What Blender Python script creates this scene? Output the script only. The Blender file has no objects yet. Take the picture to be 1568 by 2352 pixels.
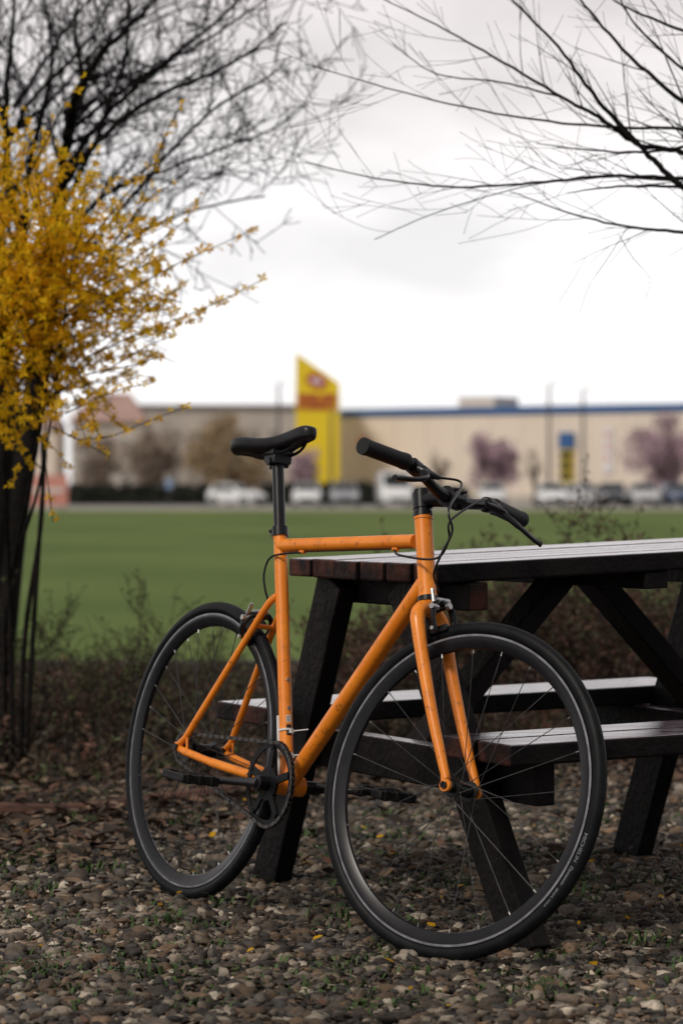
import bpy, bmesh, math, random
import numpy as np
from mathutils import Vector as V, Matrix, Quaternion
C = bpy.context.scene.collection
rng = random.Random(7)
F = 6533.0; CAMH = 0.92
def P(px, py, Y): return V(((px-784)/F*Y, Y, CAMH-(py-1130)/F*Y))
R = math.radians

# ---------------------------------------------------------------- materials
def mat(name, c1, c2=None, rough=0.6, scale=20, metal=0.0, bump=0.0, bscale=None, coat=0.0, stretch=None, rotz=0.0,
        attr=False, spec=0.5, detail=5, lo=.35, hi=.65, rough2=None, coatr=.12, transl=0.0):
    m = bpy.data.materials.new(name); m.use_nodes = True
    nt = m.node_tree; b = nt.nodes['Principled BSDF']
    b.inputs['Roughness'].default_value = rough; b.inputs['Metallic'].default_value = metal
    b.inputs['Specular IOR Level'].default_value = spec
    b.inputs['Coat Weight'].default_value = coat; b.inputs['Coat Roughness'].default_value = coatr
    tc = nt.nodes.new('ShaderNodeTexCoord'); mp = nt.nodes.new('ShaderNodeMapping')
    nt.links.new(tc.outputs['Object'], mp.inputs['Vector'])
    mp.inputs['Rotation'].default_value = (0, 0, rotz)
    if stretch: mp.inputs['Scale'].default_value = stretch
    n = nt.nodes.new('ShaderNodeTexNoise'); n.inputs['Scale'].default_value = scale; n.inputs['Detail'].default_value = detail
    nt.links.new(mp.outputs[0], n.inputs['Vector'])
    r = nt.nodes.new('ShaderNodeValToRGB')
    r.color_ramp.elements[0].position = lo; r.color_ramp.elements[1].position = hi
    c2 = c2 or c1
    r.color_ramp.elements[0].color = (*c1, 1); r.color_ramp.elements[1].color = (*c2, 1)
    nt.links.new(n.outputs['Fac'], r.inputs['Fac'])
    out = r.outputs['Color']
    if attr:
        a = nt.nodes.new('ShaderNodeAttribute'); a.attribute_name = 'Col'
        mx = nt.nodes.new('ShaderNodeMix'); mx.data_type = 'RGBA'; mx.blend_type = 'MULTIPLY'
        mx.inputs['Factor'].default_value = 1
        nt.links.new(a.outputs['Color'], mx.inputs['A']); nt.links.new(out, mx.inputs['B'])
        out = mx.outputs['Result']
    nt.links.new(out, b.inputs['Base Color'])
    if transl:
        tr = nt.nodes.new('ShaderNodeBsdfTranslucent'); nt.links.new(out, tr.inputs['Color'])
        ms = nt.nodes.new('ShaderNodeMixShader'); ms.inputs[0].default_value = transl
        nt.links.new(b.outputs[0], ms.inputs[1]); nt.links.new(tr.outputs[0], ms.inputs[2])
        nt.links.new(ms.outputs[0], nt.nodes['Material Output'].inputs['Surface'])
    if rough2 is not None:
        mr = nt.nodes.new('ShaderNodeMapRange'); mr.inputs['From Min'].default_value = .35; mr.inputs['From Max'].default_value = .65
        mr.inputs['To Min'].default_value = rough; mr.inputs['To Max'].default_value = rough2
        nt.links.new(n.outputs['Fac'], mr.inputs['Value']); nt.links.new(mr.outputs[0], b.inputs['Roughness'])
    if bump:
        n2 = nt.nodes.new('ShaderNodeTexNoise'); n2.inputs['Scale'].default_value = bscale or scale*2; n2.inputs['Detail'].default_value = 6
        nt.links.new(mp.outputs[0], n2.inputs['Vector'])
        bp = nt.nodes.new('ShaderNodeBump'); bp.inputs['Strength'].default_value = bump; bp.inputs['Distance'].default_value = .01
        nt.links.new(n2.outputs['Fac'], bp.inputs['Height']); nt.links.new(bp.outputs[0], b.inputs['Normal'])
    return m

def orange_mat():
    m = mat('orange_paint', (.86, .235, .012), (.94, .285, .018), rough=.4, scale=14, coat=.15)
    nt = m.node_tree; b = nt.nodes['Principled BSDF']
    src = b.inputs['Base Color'].links[0].from_socket
    tc = nt.nodes['Texture Coordinate']
    for sc, lo, hi, amt, col in ((60, .56, .69, .8, (.16,.05,.012,1)), (170, .65, .69, .9, (.09,.03,.01,1)), (9, .56, .72, .4, (.30,.10,.02,1))):
        n = nt.nodes.new('ShaderNodeTexNoise'); n.inputs['Scale'].default_value = sc; n.inputs['Detail'].default_value = 8
        n.inputs['Roughness'].default_value = .7
        nt.links.new(tc.outputs['Object'], n.inputs['Vector'])
        r = nt.nodes.new('ShaderNodeValToRGB'); r.color_ramp.elements[0].position = lo; r.color_ramp.elements[1].position = hi
        r.color_ramp.elements[0].color = (0, 0, 0, 1); r.color_ramp.elements[1].color = (amt, amt, amt, 1)
        nt.links.new(n.outputs['Fac'], r.inputs['Fac'])
        mx = nt.nodes.new('ShaderNodeMix'); mx.data_type = 'RGBA'
        nt.links.new(r.outputs['Color'], mx.inputs['Factor']); nt.links.new(src, mx.inputs['A'])
        mx.inputs['B'].default_value = col
        src = mx.outputs['Result']
    nt.links.new(src, b.inputs['Base Color'])
    return m

M = {}
M['orange'] = orange_mat()
M['black'] = mat('black_metal', (.004,.004,.005), (.008,.008,.009), rough=.34, scale=60, spec=.4)
M['crank'] = mat('black_crank', (.003,.003,.0035), (.006,.006,.007), rough=.5, scale=60, spec=.2)
M['rubber'] = mat('tyre_rubber', (.0035,.004,.005), (.008,.009,.0105), rough=.48, scale=35, bump=.1, bscale=300, spec=.16)
M['rim'] = mat('black_rim', (.004,.004,.006), (.008,.008,.011), rough=.3, scale=30, spec=.4)
M['track'] = mat('brake_track', (.18,.18,.19), (.32,.32,.34), rough=.42, scale=40, metal=.8)
M['steel'] = mat('bright_steel', (.42,.42,.42), (.55,.55,.55), rough=.35, metal=.9, scale=50)
M['nipple'] = mat('spoke_nipple', (.22,.22,.22), (.34,.34,.34), rough=.45, metal=.8, scale=50)
M['spoke'] = mat('dark_spoke', (.022,.022,.024), (.06,.06,.062), rough=.55, metal=.3, scale=30)
M['saddle'] = mat('saddle_vinyl', (.005,.005,.006), (.009,.009,.010), rough=.38, scale=40, bump=.08, bscale=500, spec=.4)
M['grip'] = mat('grip_rubber', (.004,.004,.005), (.008,.008,.008), rough=.55, scale=50, bump=.3, bscale=400, spec=.35)
M['chain'] = mat('oily_chain', (.035,.033,.030), (.11,.10,.095), rough=.45, metal=.7, scale=120)
M['white'] = mat('white_plastic', (.62,.62,.60), (.75,.75,.73), rough=.5)
M['letter'] = mat('tyre_letters', (.18,.20,.22), (.28,.30,.33), rough=.6)
M['ink'] = mat('label_ink', (.01,.01,.01), (.015,.015,.015), rough=.5)
WR = -R(27.5)
M['woodsheen'] = mat('stained_wood_painted_sheen', (.045,.030,.042), (.19,.145,.18), rough=.16, rough2=.36, scale=1.0, stretch=(3,60,60), rotz=WR, bump=.035, bscale=1.5, spec=.9, coat=.6, coatr=.2)  # same dark stain, with pale sky sheen partly painted into the base colour
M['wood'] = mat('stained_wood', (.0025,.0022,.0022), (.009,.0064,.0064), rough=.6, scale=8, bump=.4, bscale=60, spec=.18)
M['woodred'] = mat('worn_wood_ends', (.008,.004,.0038), (.095,.026,.015), rough=.65, scale=14, bump=.4, bscale=60, lo=.42, hi=.74, spec=.25)
M['soil'] = mat('leafy_soil', (.011,.008,.006), (.046,.033,.023), rough=.95, scale=6, bump=.6, bscale=40, detail=10, spec=.15)
M['stone'] = mat('pebble', (.6,.6,.6), (1.2,1.17,1.13), rough=.5, scale=70, attr=True, bump=.25, bscale=160, rough2=.8, spec=.3)
M['litter'] = mat('dead_leaf', (.75,.75,.75), (1.1,1.1,1.1), rough=.75, scale=40, attr=True, spec=.25)
M['weed'] = mat('weed_green', (.028,.060,.012), (.065,.115,.028), rough=.6, scale=9, spec=.3)
M['lawn'] = mat('mown_grass', (.075,.120,.026), (.14,.190,.052), rough=.95, scale=.22, detail=14, bump=.3, bscale=12, spec=.1, lo=.3, hi=.7, stretch=(1,.45,1))
M['road'] = mat('pale_asphalt', (.22,.215,.21), (.29,.28,.27), rough=.85, scale=.4, detail=8)
M['verge'] = mat('dry_verge', (.30,.28,.20), (.38,.36,.27), rough=.9, scale=.6, detail=8)
M['bark'] = mat('dark_bark', (.005,.0045,.0045), (.016,.013,.011), rough=.9, scale=25, bump=.5, bscale=60, spec=.2)
M['twig'] = mat('bare_twig', (.005,.0045,.005), (.014,.012,.012), rough=.85, scale=15, spec=.15)
M['drytwig'] = mat('dry_reddish_twig', (.022,.014,.012), (.06,.038,.032), rough=.85, scale=15, spec=.2)
M['petal'] = mat('yellow_petal', (.96,.96,.96), (1.04,1.04,1.04), rough=.6, scale=30, attr=True, spec=.2, transl=.5)
M['leaf'] = mat('small_leaf', (.9,.9,.9), (1.1,1.1,1.1), rough=.65, scale=30, attr=True, spec=.25)
M['kerb'] = mat('weathered_edging', (.03,.026,.022), (.06,.052,.045), rough=.9, scale=5, bump=.3)
M['rust'] = mat('reddish_edging', (.045,.020,.013), (.12,.052,.034), rough=.8, scale=9, bump=.4)
M['beige'] = mat('beige_cladding', (.78,.68,.575), (.84,.73,.62), rough=.9, scale=.15)
M['blue'] = mat('blue_trim', (.025,.10,.28), (.033,.12,.32), rough=.6, scale=.5)
M['paleblue'] = mat('pale_blue_sign', (.20,.30,.48), (.25,.36,.54), rough=.6, scale=.5)
M['yellow'] = mat('yellow_panel', (.88,.64,.012), (.92,.68,.018), rough=.6, scale=.3)
M['red'] = mat('red_sign', (.46,.03,.035), (.52,.045,.045), rough=.6)
M['palered'] = mat('faded_red_print', (.68,.33,.29), (.74,.40,.35), rough=.6)
M['signwhite'] = mat('white_sign', (.75,.72,.72), (.8,.78,.78), rough=.6)
M['grey'] = mat('grey_render', (.46,.41,.365), (.54,.485,.43), rough=.9, scale=.4)
M['palepane'] = mat('hazy_pane', (.27,.245,.22), (.33,.30,.27), rough=.4, scale=.8)
M['roofdark'] = mat('dark_roof', (.17,.15,.14), (.22,.19,.18), rough=.9, scale=.6)
M['rooftile'] = mat('faded_tile', (.38,.24,.21), (.46,.31,.27), rough=.9, scale=1.2)
M['glass'] = mat('dark_glass', (.02,.023,.026), (.035,.04,.045), rough=.12, scale=.8)
M['pole'] = mat('grey_pole', (.085,.08,.078), (.12,.115,.11), rough=.7)
M['pink'] = mat('faded_red_board', (.66,.27,.23), (.74,.36,.31), rough=.75, scale=.8)
M['lamp'] = mat('clear_lens', (.6,.6,.62), (.75,.75,.78), rough=.2)
for k, c in dict(carwhite=(.78,.79,.80), carsilver=(.52,.53,.55), cardark=(.05,.055,.065), cargrey=(.28,.29,.31), carblue=(.06,.09,.16)).items():
    M[k] = mat(k.replace('car','car_')+'_paint', c, tuple(x*1.08 for x in c), rough=.3, scale=1, coat=.4)

# ---------------------------------------------------------------- mesh builder
class MB:
    def __init__(s): s.v=[]; s.f=[]; s.mi=[]; s.c=[]; s.m=0; s.col=(1,1,1,1)
    def add(s, vs, fs):
        o=len(s.v); s.v += [tuple(p) for p in vs]; s.c += [s.col]*len(vs)
        s.f += [tuple(i+o for i in f) for f in fs]; s.mi += [s.m]*len(fs)
    def box(s, c, ax, h):
        c=V(c); a=[V(ax[i])*h[i] for i in range(3)]
        vs=[c+a[0]*i+a[1]*j+a[2]*k for i in(-1,1) for j in(-1,1) for k in(-1,1)]
        s.add(vs,[(0,1,3,2),(4,6,7,5),(0,4,5,1),(2,3,7,6),(0,2,6,4),(1,5,7,3)])
    def abox(s, lo, hi):
        lo=V(lo); hi=V(hi); s.box((lo+hi)/2, ((1,0,0),(0,1,0),(0,0,1)), (hi-lo)/2)
    def beam(s, p, q, side, w, d):
        p=V(p); q=V(q); t=(q-p).normalized(); sd=(V(side)-t*V(side).dot(t)).normalized(); n=t.cross(sd)
        s.box((p+q)/2,(t,sd,n),((q-p).length/2,w/2,d/2))
    def tube(s, pts, rad, seg=8, caps=True, flat=1.0):
        pts=[V(p) for p in pts]; n=len(pts)
        if not hasattr(rad,'__len__'): rad=[rad]*n
        t=(pts[1]-pts[0]).normalized(); a=t.orthogonal().normalized()
        vs=[]
        for i,p in enumerate(pts):
            if i==0: tn=pts[1]-pts[0]
            elif i==n-1: tn=pts[-1]-pts[-2]
            else: tn=pts[i+1]-pts[i-1]
            tn=tn.normalized() if tn.length>1e-9 else t
            a=(a-tn*a.dot(tn)); a=a.normalized() if a.length>1e-6 else tn.orthogonal().normalized()
            b=tn.cross(a); t=tn
            for k in range(seg):
                th=2*math.pi*k/seg; vs.append(p+(a*math.cos(th)+b*math.sin(th)*flat)*rad[i])
        fs=[(i*seg+k,i*seg+(k+1)%seg,(i+1)*seg+(k+1)%seg,(i+1)*seg+k) for i in range(n-1) for k in range(seg)]
        if caps: fs += [tuple(range(seg))[::-1], tuple((n-1)*seg+k for k in range(seg))]
        s.add(vs,fs)
    def ring(s, c, n, prof, seg=96, closed=True, e=None, mats=None):
        c=V(c); n=V(n).normalized(); e1=(V(e)-n*V(e).dot(n)).normalized() if e else n.orthogonal().normalized(); e2=n.cross(e1)
        k=len(prof); vs=[]
        for i in range(seg):
            th=2*math.pi*i/seg; d=e1*math.cos(th)+e2*math.sin(th)
            for (r,h) in prof: vs.append(c+d*r+n*h)
        m0=s.m; o=len(s.v); s.add(vs,[])
        for j in range(k if closed else k-1):
            for i in range(seg):
                i2=(i+1)%seg; j2=(j+1)%k
                s.f.append((o+i*k+j,o+i2*k+j,o+i2*k+j2,o+i*k+j2)); s.mi.append(mats[j] if mats else m0)
    def disc(s, c, n, r, h, seg=20): s.ring(c,n,[(0.0001,-h),(r,-h),(r,h),(0.0001,h)],seg)
    def ball(s, c, r, sx=1, sy=1, sz=1, seg=10, rg=6):
        c=V(c); vs=[]; fs=[]
        for i in range(rg+1):
            ph=math.pi*i/rg
            for k in range(seg):
                th=2*math.pi*k/seg; vs.append(c+V((math.sin(ph)*math.cos(th)*r*sx,math.sin(ph)*math.sin(th)*r*sy,math.cos(ph)*r*sz)))
        fs=[(i*seg+k,(i+1)*seg+k,(i+1)*seg+(k+1)%seg,i*seg+(k+1)%seg) for i in range(rg) for k in range(seg)]
        s.add(vs,fs)
    def leafq(s, p, d, n, L, W):
        d=V(d).normalized(); w=d.cross(V(n)); w=w.normalized() if w.length>1e-5 else d.orthogonal()
        nn=w.cross(d)
        s.add([p, p+d*L*.5+w*W*.5+nn*L*.06, p+d*L, p+d*L*.5-w*W*.5+nn*L*.06],[(0,1,2,3)])
    def build(s, name, mats, parent=None, col=False, sharp=35, smooth=True):
        me=bpy.data.meshes.new(name); me.from_pydata(s.v,[],s.f)
        ms = mats if isinstance(mats,(list,tuple)) else [mats]
        for m in ms: me.materials.append(m)
        if len(ms)>1: me.polygons.foreach_set('material_index', s.mi)
        if smooth:
            me.polygons.foreach_set('use_smooth',[True]*len(me.polygons)); me.set_sharp_from_angle(angle=R(sharp))
        if col:
            a=me.color_attributes.new('Col','FLOAT_COLOR','POINT')
            a.data.foreach_set('color', np.array(s.c,dtype=np.float32).ravel())
        me.update()
        o=bpy.data.objects.new(name, me); C.objects.link(o)
        if parent:
            o.parent=parent
            if parent.type=='EMPTY': o.matrix_parent_inverse=Matrix.Translation(-parent.location)
        return o
def fixn(o):
    bm=bmesh.new(); bm.from_mesh(o.data); bmesh.ops.recalc_face_normals(bm, faces=bm.faces); bm.to_mesh(o.data); bm.free(); return o
def thing(name, label, cat, loc=(0,0,0), group=None):
    o=bpy.data.objects.new(name,None); C.objects.link(o); o.location=loc; o.empty_display_size=.1
    o['label']=label; o['category']=cat
    if group: o['group']=group
    return o
def tag(o, label=None, cat=None, group=None, kind=None):
    for k,x in (('label',label),('category',cat),('group',group),('kind',kind)):
        if x: o[k]=x
    return o
def bevel(o, w=.004, s=2):
    b=o.modifiers.new('bevel','BEVEL'); b.width=w; b.segments=s; b.limit_method='ANGLE'; return o
def cr(pts, n=6):
    pts=[V(p) for p in pts]; q=[pts[0]*2-pts[1]]+pts+[pts[-1]*2-pts[-2]]; out=[]
    for i in range(1,len(q)-2):
        p0,p1,p2,p3=q[i-1:i+3]
        for k in range(n):
            t=k/n; out.append(.5*((2*p1)+(p2-p0)*t+(2*p0-5*p1+4*p2-p3)*t*t+(3*p1-p0-3*p2+p3)*t**3))
    out.append(pts[-1]); return out
def rv(r=rng):
    while True:
        v=V((r.uniform(-1,1),r.uniform(-1,1),r.uniform(-1,1)))
        if .05<v.length<1: return v.normalized()
Z=V((0,0,1))

# ================================================================ BICYCLE
lean=R(8.5); u=V((.541,-.841,0)).normalized(); mh=V((.841,.541,0)).normalized()
vv=Z*math.cos(lean)+mh*math.sin(lean); nl=mh*math.cos(lean)-Z*math.sin(lean)
P0=V((-.309,6.418,.337))
def B(a,b,c=0): return P0+u*a+vv*b+nl*c
hb=(.809,.372); ht=(.758,.532)
axd=(B(*ht)-B(*hb)).normalized(); qs=Quaternion(axd,R(19))
def S(a,b,c=0):
    o=B(*hb); return o+qs@(B(a,b,c)-o)
def Sd(d): return qs@d
bike=thing('bicycle','orange bicycle with flat handlebar and black wheels leaning against the dark picnic table','bicycle',(P0.x+.25,P0.y-.4,0))
BB=(.369,-.048); RA=(-.010,0); FA=(.982,0)
f=MB()
st=(.208,.492)
f.tube([B(*BB),B(*st)],.0148,20)
f.tube([B(.216,.470),B(.30,.4725),B(.742,.487)],.0148,20)
f.tube([B(.758,.532),B(.809,.372)],.0185,24)
f.tube([B(.756,.540),B(.758,.532)],.0200,24); f.tube([B(.807,.378),B(.811,.366)],.0200,24)
f.tube([B(.792,.402),B(*BB)],.0182,20)
f.tube([B(*BB,-.036),B(*BB,.036)],.0215,24)
for sg in (-1,1):
    f.tube(cr([B(.243,.358,sg*.010),B(.225,.335,sg*.020),B(.16,.245,sg*.030),B(.012,.022,sg*.060)],5),[.0078]*16,12)
    f.tube(cr([B(.352,-.046,sg*.022),B(.28,-.038,sg*.034),B(.14,-.024,sg*.052),B(.020,-.008,sg*.060)],5),[.0115]*6+[.0105]*5+[.009]*5,12)
    f.tube([B(.012,.022,sg*.060),B(-.012,.006,sg*.061)],[.008,.0075],10)
    f.tube([B(.020,-.008,sg*.060),B(-.012,-.002,sg*.061)],[.009,.0075],10)
    f.tube([B(.020,.026,sg*.060),B(.026,-.006,sg*.060)],.003,8)
    f.box(B(-.012,.002,sg*.061),(u,vv,nl),(.014,.009,.003))
f.tube([B(.193,.288,-.024),B(.193,.288,.024)],.006,10)
f.tube([B(.325,-.043,-.026),B(.325,-.043,.026)],.006,10)
for a,b in ((.315,.457),(.675,.469)):
    f.tube([B(a-.008,b,-.004),B(a+.010,b,-.004)],.0045,8)
f.tube([B(.207,.486),B(.204,.497)],.0158,20)
frame=f.build('frame',M['orange'],bike)
f=MB()
def ax(t,fw=0):
    return (hb[0]+.304*t+.953*fw, hb[1]-.953*t+.304*fw)
f.tube([S(*ax(.004)),S(*ax(.035))],[.0185,.017],20)
a_,b_=ax(.062,.003)
def bl(t): return (a_+(FA[0]-.001-a_)*t-.010*math.sin(math.pi*t)*.35, b_+(FA[1]+.012-b_)*t-.004*math.sin(math.pi*t))
for sg in (-1,1):
    pts=cr([S(*ax(.020),0),S(*ax(.026),sg*.022),S(*ax(.044,.001),sg*.040),S(*bl(.05),sg*.046),S(*bl(.3),sg*.048),S(*bl(.6),sg*.050),S(*bl(.85),sg*.051),S(*bl(1),sg*.052)],5)
    n=len(pts); f.tube(pts,[.0155-.0070*max(0,(i/n-.3))/.7 for i in range(n)],14)
    f.tube([S(FA[0],FA[1],sg*.048),S(FA[0],FA[1],sg*.056)],.0125,16)
    f.tube([S(*bl(.96),sg*.052),S(FA[0],FA[1],sg*.052)],.0088,12)
fork=f.build('fork',M['orange'],bike)
hs=MB(); hs.tube([S(*ax(-.002)),S(*ax(.008))],.0215,24); hs.build('headset_cup',M['black'],bike)
hs=MB(); hs.tube([S(*ax(-.173)),S(*ax(-.184))],.0205,24); hs.build('headset_cup',M['black'],bike)
def wheel(c, n, e, front):
    rim=MB(); prof=[(.3105,-.0108),(.3060,-.0110),(.2985,-.0104),(.283,-.0045),(.281,0),(.283,.0045),(.2985,.0104),(.3060,.0110),(.3105,.0108),(.309,0)]
    rim.ring(c,n,prof,128,True,e,mats=[1,0,0,0,0,0,0,1,0,0])
    w=rim.build('wheel',[M['rim'],M['track']],bike)
    t=MB(); t.ring(c,n,[(.3225+.0148*math.cos(a),.0138*math.sin(a)) for a in [2*math.pi*i/20 for i in range(20)]],128,True,e)
    t.build('tyre',M['rubber'],w,sharp=180)
    h=MB(); n=V(n).normalized(); L=.046 if front else .058
    h.tube([c-n*L,c-n*.030,c-n*.0299,c-n*.027,c-n*.026,c+n*.026,c+n*.027,c+n*.0299,c+n*.03,c+n*L],[.010,.012,.021,.021,.0135,.0135,.021,.021,.012,.010],20)
    x=.062 if front else .074
    h.tube([c-n*x,c+n*x],.0046,10); h.tube([c-n*x,c-n*(x-.007)],.0078,6); h.tube([c+n*(x-.007),c+n*x],.0078,6)
    h.build('hub',M['black'],w)
    e1=(V(e)-n*V(e).dot(n)).normalized(); e2=n.cross(e1)
    N=24 if front else 32
    for i in range(N):
        th=2*math.pi*(i+.5)/N; sd=1 if i%2 else -1; k=(i//2)%2
        th0=th+(1.05 if k else -1.05)
        p=c+(e1*math.cos(th0)+e2*math.sin(th0))*.0185+n*sd*.0285
        q=c+(e1*math.cos(th)+e2*math.sin(th))*.284+n*sd*.002
        s=MB(); s.tube([p,q],.00095,5); s.m=1; d=(q-p).normalized()
        s.tube([q-d*.010,q],.0016,6)
        s.build('spoke',[M['spoke'],M['nipple']],w)
    return w
wr=wheel(B(*RA),nl,u,False); tag(wr,'bicycle wheel carrying the chain')
FC=S(*FA); nf=Sd(nl); uf=Sd(u)
vf=-(uf.cross(nf)) if (uf.cross(nf)).z<0 else uf.cross(nf)
wf=wheel(FC,nf,uf,True); tag(wf,'steered bicycle wheel held in the fork')
def textmesh(body,size):
    cu=bpy.data.curves.new('t','FONT'); cu.body=body; cu.size=size; cu.resolution_u=3
    o=bpy.data.objects.new('t',cu); C.objects.link(o)
    dg=bpy.context.evaluated_depsgraph_get(); me=bpy.data.meshes.new_from_object(o.evaluated_get(dg))
    vs=[v.co.copy() for v in me.vertices]; fs=[tuple(p.vertices) for p in me.polygons]
    bpy.data.objects.remove(o); bpy.data.curves.remove(cu); bpy.data.meshes.remove(me); return vs,fs
tl=MB()
def tyretext(body,size,s0):
    vs,fs=textmesh(body,size); out=[]; mx=max(p.x for p in vs)
    for p in vs:
        r=.3180+p.y; th=R(-8)-(s0+p.x*1.15)/.32
        h=.0138*math.sqrt(max(1e-8,1-((r-.3225)/.0148)**2))+.0006
        out.append(FC+(uf*math.cos(th)+vf*math.sin(th))*r-nf*h)
    tl.add(out,fs); return s0+mx*1.15
s=tyretext('MICHELIN',.0115,0); s=tyretext('Dynamic',.0105,s+.010); tyretext('sport >>>',.0095,s+.008)
tl.build('tyre_lettering',M['letter'],wf,smooth=False)
cc=-.047
cr_=MB(); ctr=B(*BB,cc)
cr_.ring(ctr,nl,[(.078,-.0016),(.0905,-.0016),(.0905,.0016),(.078,.0016)],92)
for i in range(46):
    th=2*math.pi*i/46; d=u*math.cos(th)+vv*math.sin(th); cr_.box(ctr+d*.0925,(d,nl.cross(d),nl),(.0025,.0022,.0011))
for i in range(5):
    th=2*math.pi*i/5+.3; d=u*math.cos(th)+vv*math.sin(th); cr_.beam(ctr-nl*.003,ctr+d*.081-nl*.001,nl.cross(d),.016,.006); cr_.disc(ctr+d*.078-nl*.004,nl,.0055,.002,10)
cr_.disc(ctr-nl*.002,nl,.036,.003,30)
cr_.build('chainring',M['crank'],bike)
cg=MB(); ctc=B(*RA,cc); cg.ring(ctc,nl,[(.018,-.003),(.033,-.0015),(.033,.0015),(.018,.003)],40)
for i in range(17):
    th=2*math.pi*i/17; d=u*math.cos(th)+vv*math.sin(th); cg.box(ctc+d*.0345,(d,nl.cross(d),nl),(.0028,.0025,.0012))
cg.build('sprocket',M['chain'],bike)
r1,r2=.0925,.0345; dx,dy=BB[0]-RA[0],BB[1]-RA[1]; D=math.hypot(dx,dy); ba=math.atan2(dy,dx); al=math.acos((r1-r2)/D)
path=[]
for i in range(41):
    th=ba+al-(2*al)*i/40; path.append((BB[0]+r1*math.cos(th),BB[1]+r1*math.sin(th)))
for i in range(21):
    th=ba-al-(2*math.pi-2*al)*i/20; path.append((RA[0]+r2*math.cos(th),RA[1]+r2*math.sin(th)))
path.append(path[0])
seg=[0]
for i in range(1,len(path)): seg.append(seg[-1]+math.dist(path[i],path[i-1]))
def pat(s):
    s%=seg[-1]
    for i in range(1,len(seg)):
        if seg[i]>=s:
            t=(s-seg[i-1])/max(1e-9,seg[i]-seg[i-1]); return tuple(path[i-1][k]*(1-t)+path[i][k]*t for k in (0,1))
ch=MB(); NL=round(seg[-1]/.0127)
for i in range(NL):
    a=pat(seg[-1]*i/NL); b=pat(seg[-1]*(i+1)/NL); pa=B(*a,cc); pb=B(*b,cc); t=(pb-pa).normalized()
    wdt=.0042 if i%2 else .0030
    for sd in (-1,1):
        ch.box((pa+pb)/2+nl*sd*wdt,(t,nl.cross(t),nl),(.0080,.0038,.0005))
    ch.tube([pa-nl*.0048,pa+nl*.0048],.0036,7)
ch.build('chain',M['chain'],bike)
for sg,da in ((-1,-1),(1,1)):
    k=MB(); c0=B(BB[0],BB[1],sg*.070); c1=B(BB[0]+da*.170,BB[1]+da*.010,sg*.080)
    k.tube([c0,c0.lerp(c1,.2),c0.lerp(c1,.8),c1],[.0165,.0115,.0095,.0135],14,flat=.75)
    k.tube([B(*BB,sg*.036),B(*BB,sg*.078)],.0150,18)
    k.m=1; k.tube([B(*BB,sg*.078),B(*BB,sg*.0795)],.0075,12); k.tube([c1-nl*.008,c1+nl*.008],.010,12)
    k.build('crank_arm',[M['black'],M['black']],bike)
    p=MB(); pc=c1+nl*sg*.062; tl_=R(-4); pu=u*math.cos(tl_)+vv*math.sin(tl_); pv=nl.cross(pu)
    p.tube([c1,pc+nl*sg*.045],.0065,10); p.tube([pc-nl*.03,pc+nl*.03],.0125,12)
    for q in (-1,1):
        p.box(pc+pu*q*.040,(pu,pv,nl),(.006,.0095,.046))
        p.box(pc+nl*q*.042,(pu,pv,nl),(.044,.0080,.005))
        for j in range(3): p.box(pc+pu*q*.040+nl*(j-1)*.030,(pu,pv,nl),(.0070,.0110,.006))
        p.box(pc+nl*q*.016,(pu,pv,nl),(.040,.0055,.003))
    bevel(p.build('pedal',M['grip'],bike),.002,2)
sp=MB(); sp.tube([B(.205,.500),B(.1575,.659)],.0135,20); sp.build('seatpost',M['black'],bike)
sc=MB(); sc.tube([B(.2085,.490),B(.2025,.510)],.0185,24); sc.box(B(.188,.498,0),(u,vv,nl),(.010,.008,.007)); sc.tube([B(.186,.5,-.016),B(.186,.5,.016)],.004,8)
sc.build('seat_clamp',M['black'],bike)
cl=MB(); cl.box(B(.157,.664),(u,vv,nl),(.022,.010,.022)); cl.tube([B(.157,.655,-.026),B(.157,.655,.026)],.009,12); cl.box(B(.157,.678),(u,vv,nl),(.020,.005,.026)); cl.tube([B(.139,.668,-.004),B(.139,.640,-.004)],.004,8)
for sg in (-1,1):
    cl.tube(cr([B(.060,.700,sg*.030),B(.085,.676,sg*.026),B(.157,.672,sg*.021),B(.225,.684,sg*.014),B(.262,.712,sg*.008)],6),.0036,8)
secs=[(.020,.026,.697,.030),(.028,.054,.707,.044),(.05,.064,.713,.047),(.085,.064,.713,.044),(.12,.053,.710,.040),(.155,.038,.712,.037),(.195,.028,.720,.037),(.235,.0235,.731,.037),(.266,.0215,.739,.038),(.282,.017,.737,.034),(.290,.008,.730,.018)]
sd=MB(); K=20; vs=[]
for (a,w,t,dp) in secs:
    for i in range(K):
        th=2*math.pi*i/K; x=math.cos(th); y=math.sin(th)
        cw=math.copysign(abs(x)**.75,x)*w
        if y>=0: h=t-.016+ .016*(y**.7) - .004*(1-abs(x))*(1 if w>.035 else .3)
        else: h=t-.016-(dp-.016)*(abs(y)**.55)*(1 if abs(x)>.55 else .75)
        vs.append(B(a,h,cw))
n=len(secs)
sd.add(vs,[(i*K+k,i*K+(k+1)%K,(i+1)*K+(k+1)%K,(i+1)*K+k) for i in range(n-1) for k in range(K)]+[tuple(range(K)),tuple((n-1)*K+k for k in range(K))])
sado=fixn(sd.build('saddle',M['saddle'],bike,sharp=70)); ss=sado.modifiers.new('s','SUBSURF'); ss.levels=1; ss.render_levels=2
cl.build('saddle_clamp',M['black'],sado)
sm=MB(); sm.tube([S(*ax(-.180)),S(*ax(-.190)),S(*ax(-.191)),S(*ax(-.225)),S(*ax(-.226)),S(*ax(-.232))],[.0175,.0175,.0200,.0200,.0165,.0165],20)
CL=ax(-.196,.074)
sm.tube([S(*ax(-.207)),S(*ax(-.205,.03)),S(*ax(-.197,.064))],[.0185,.0160,.0170],16)
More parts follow.
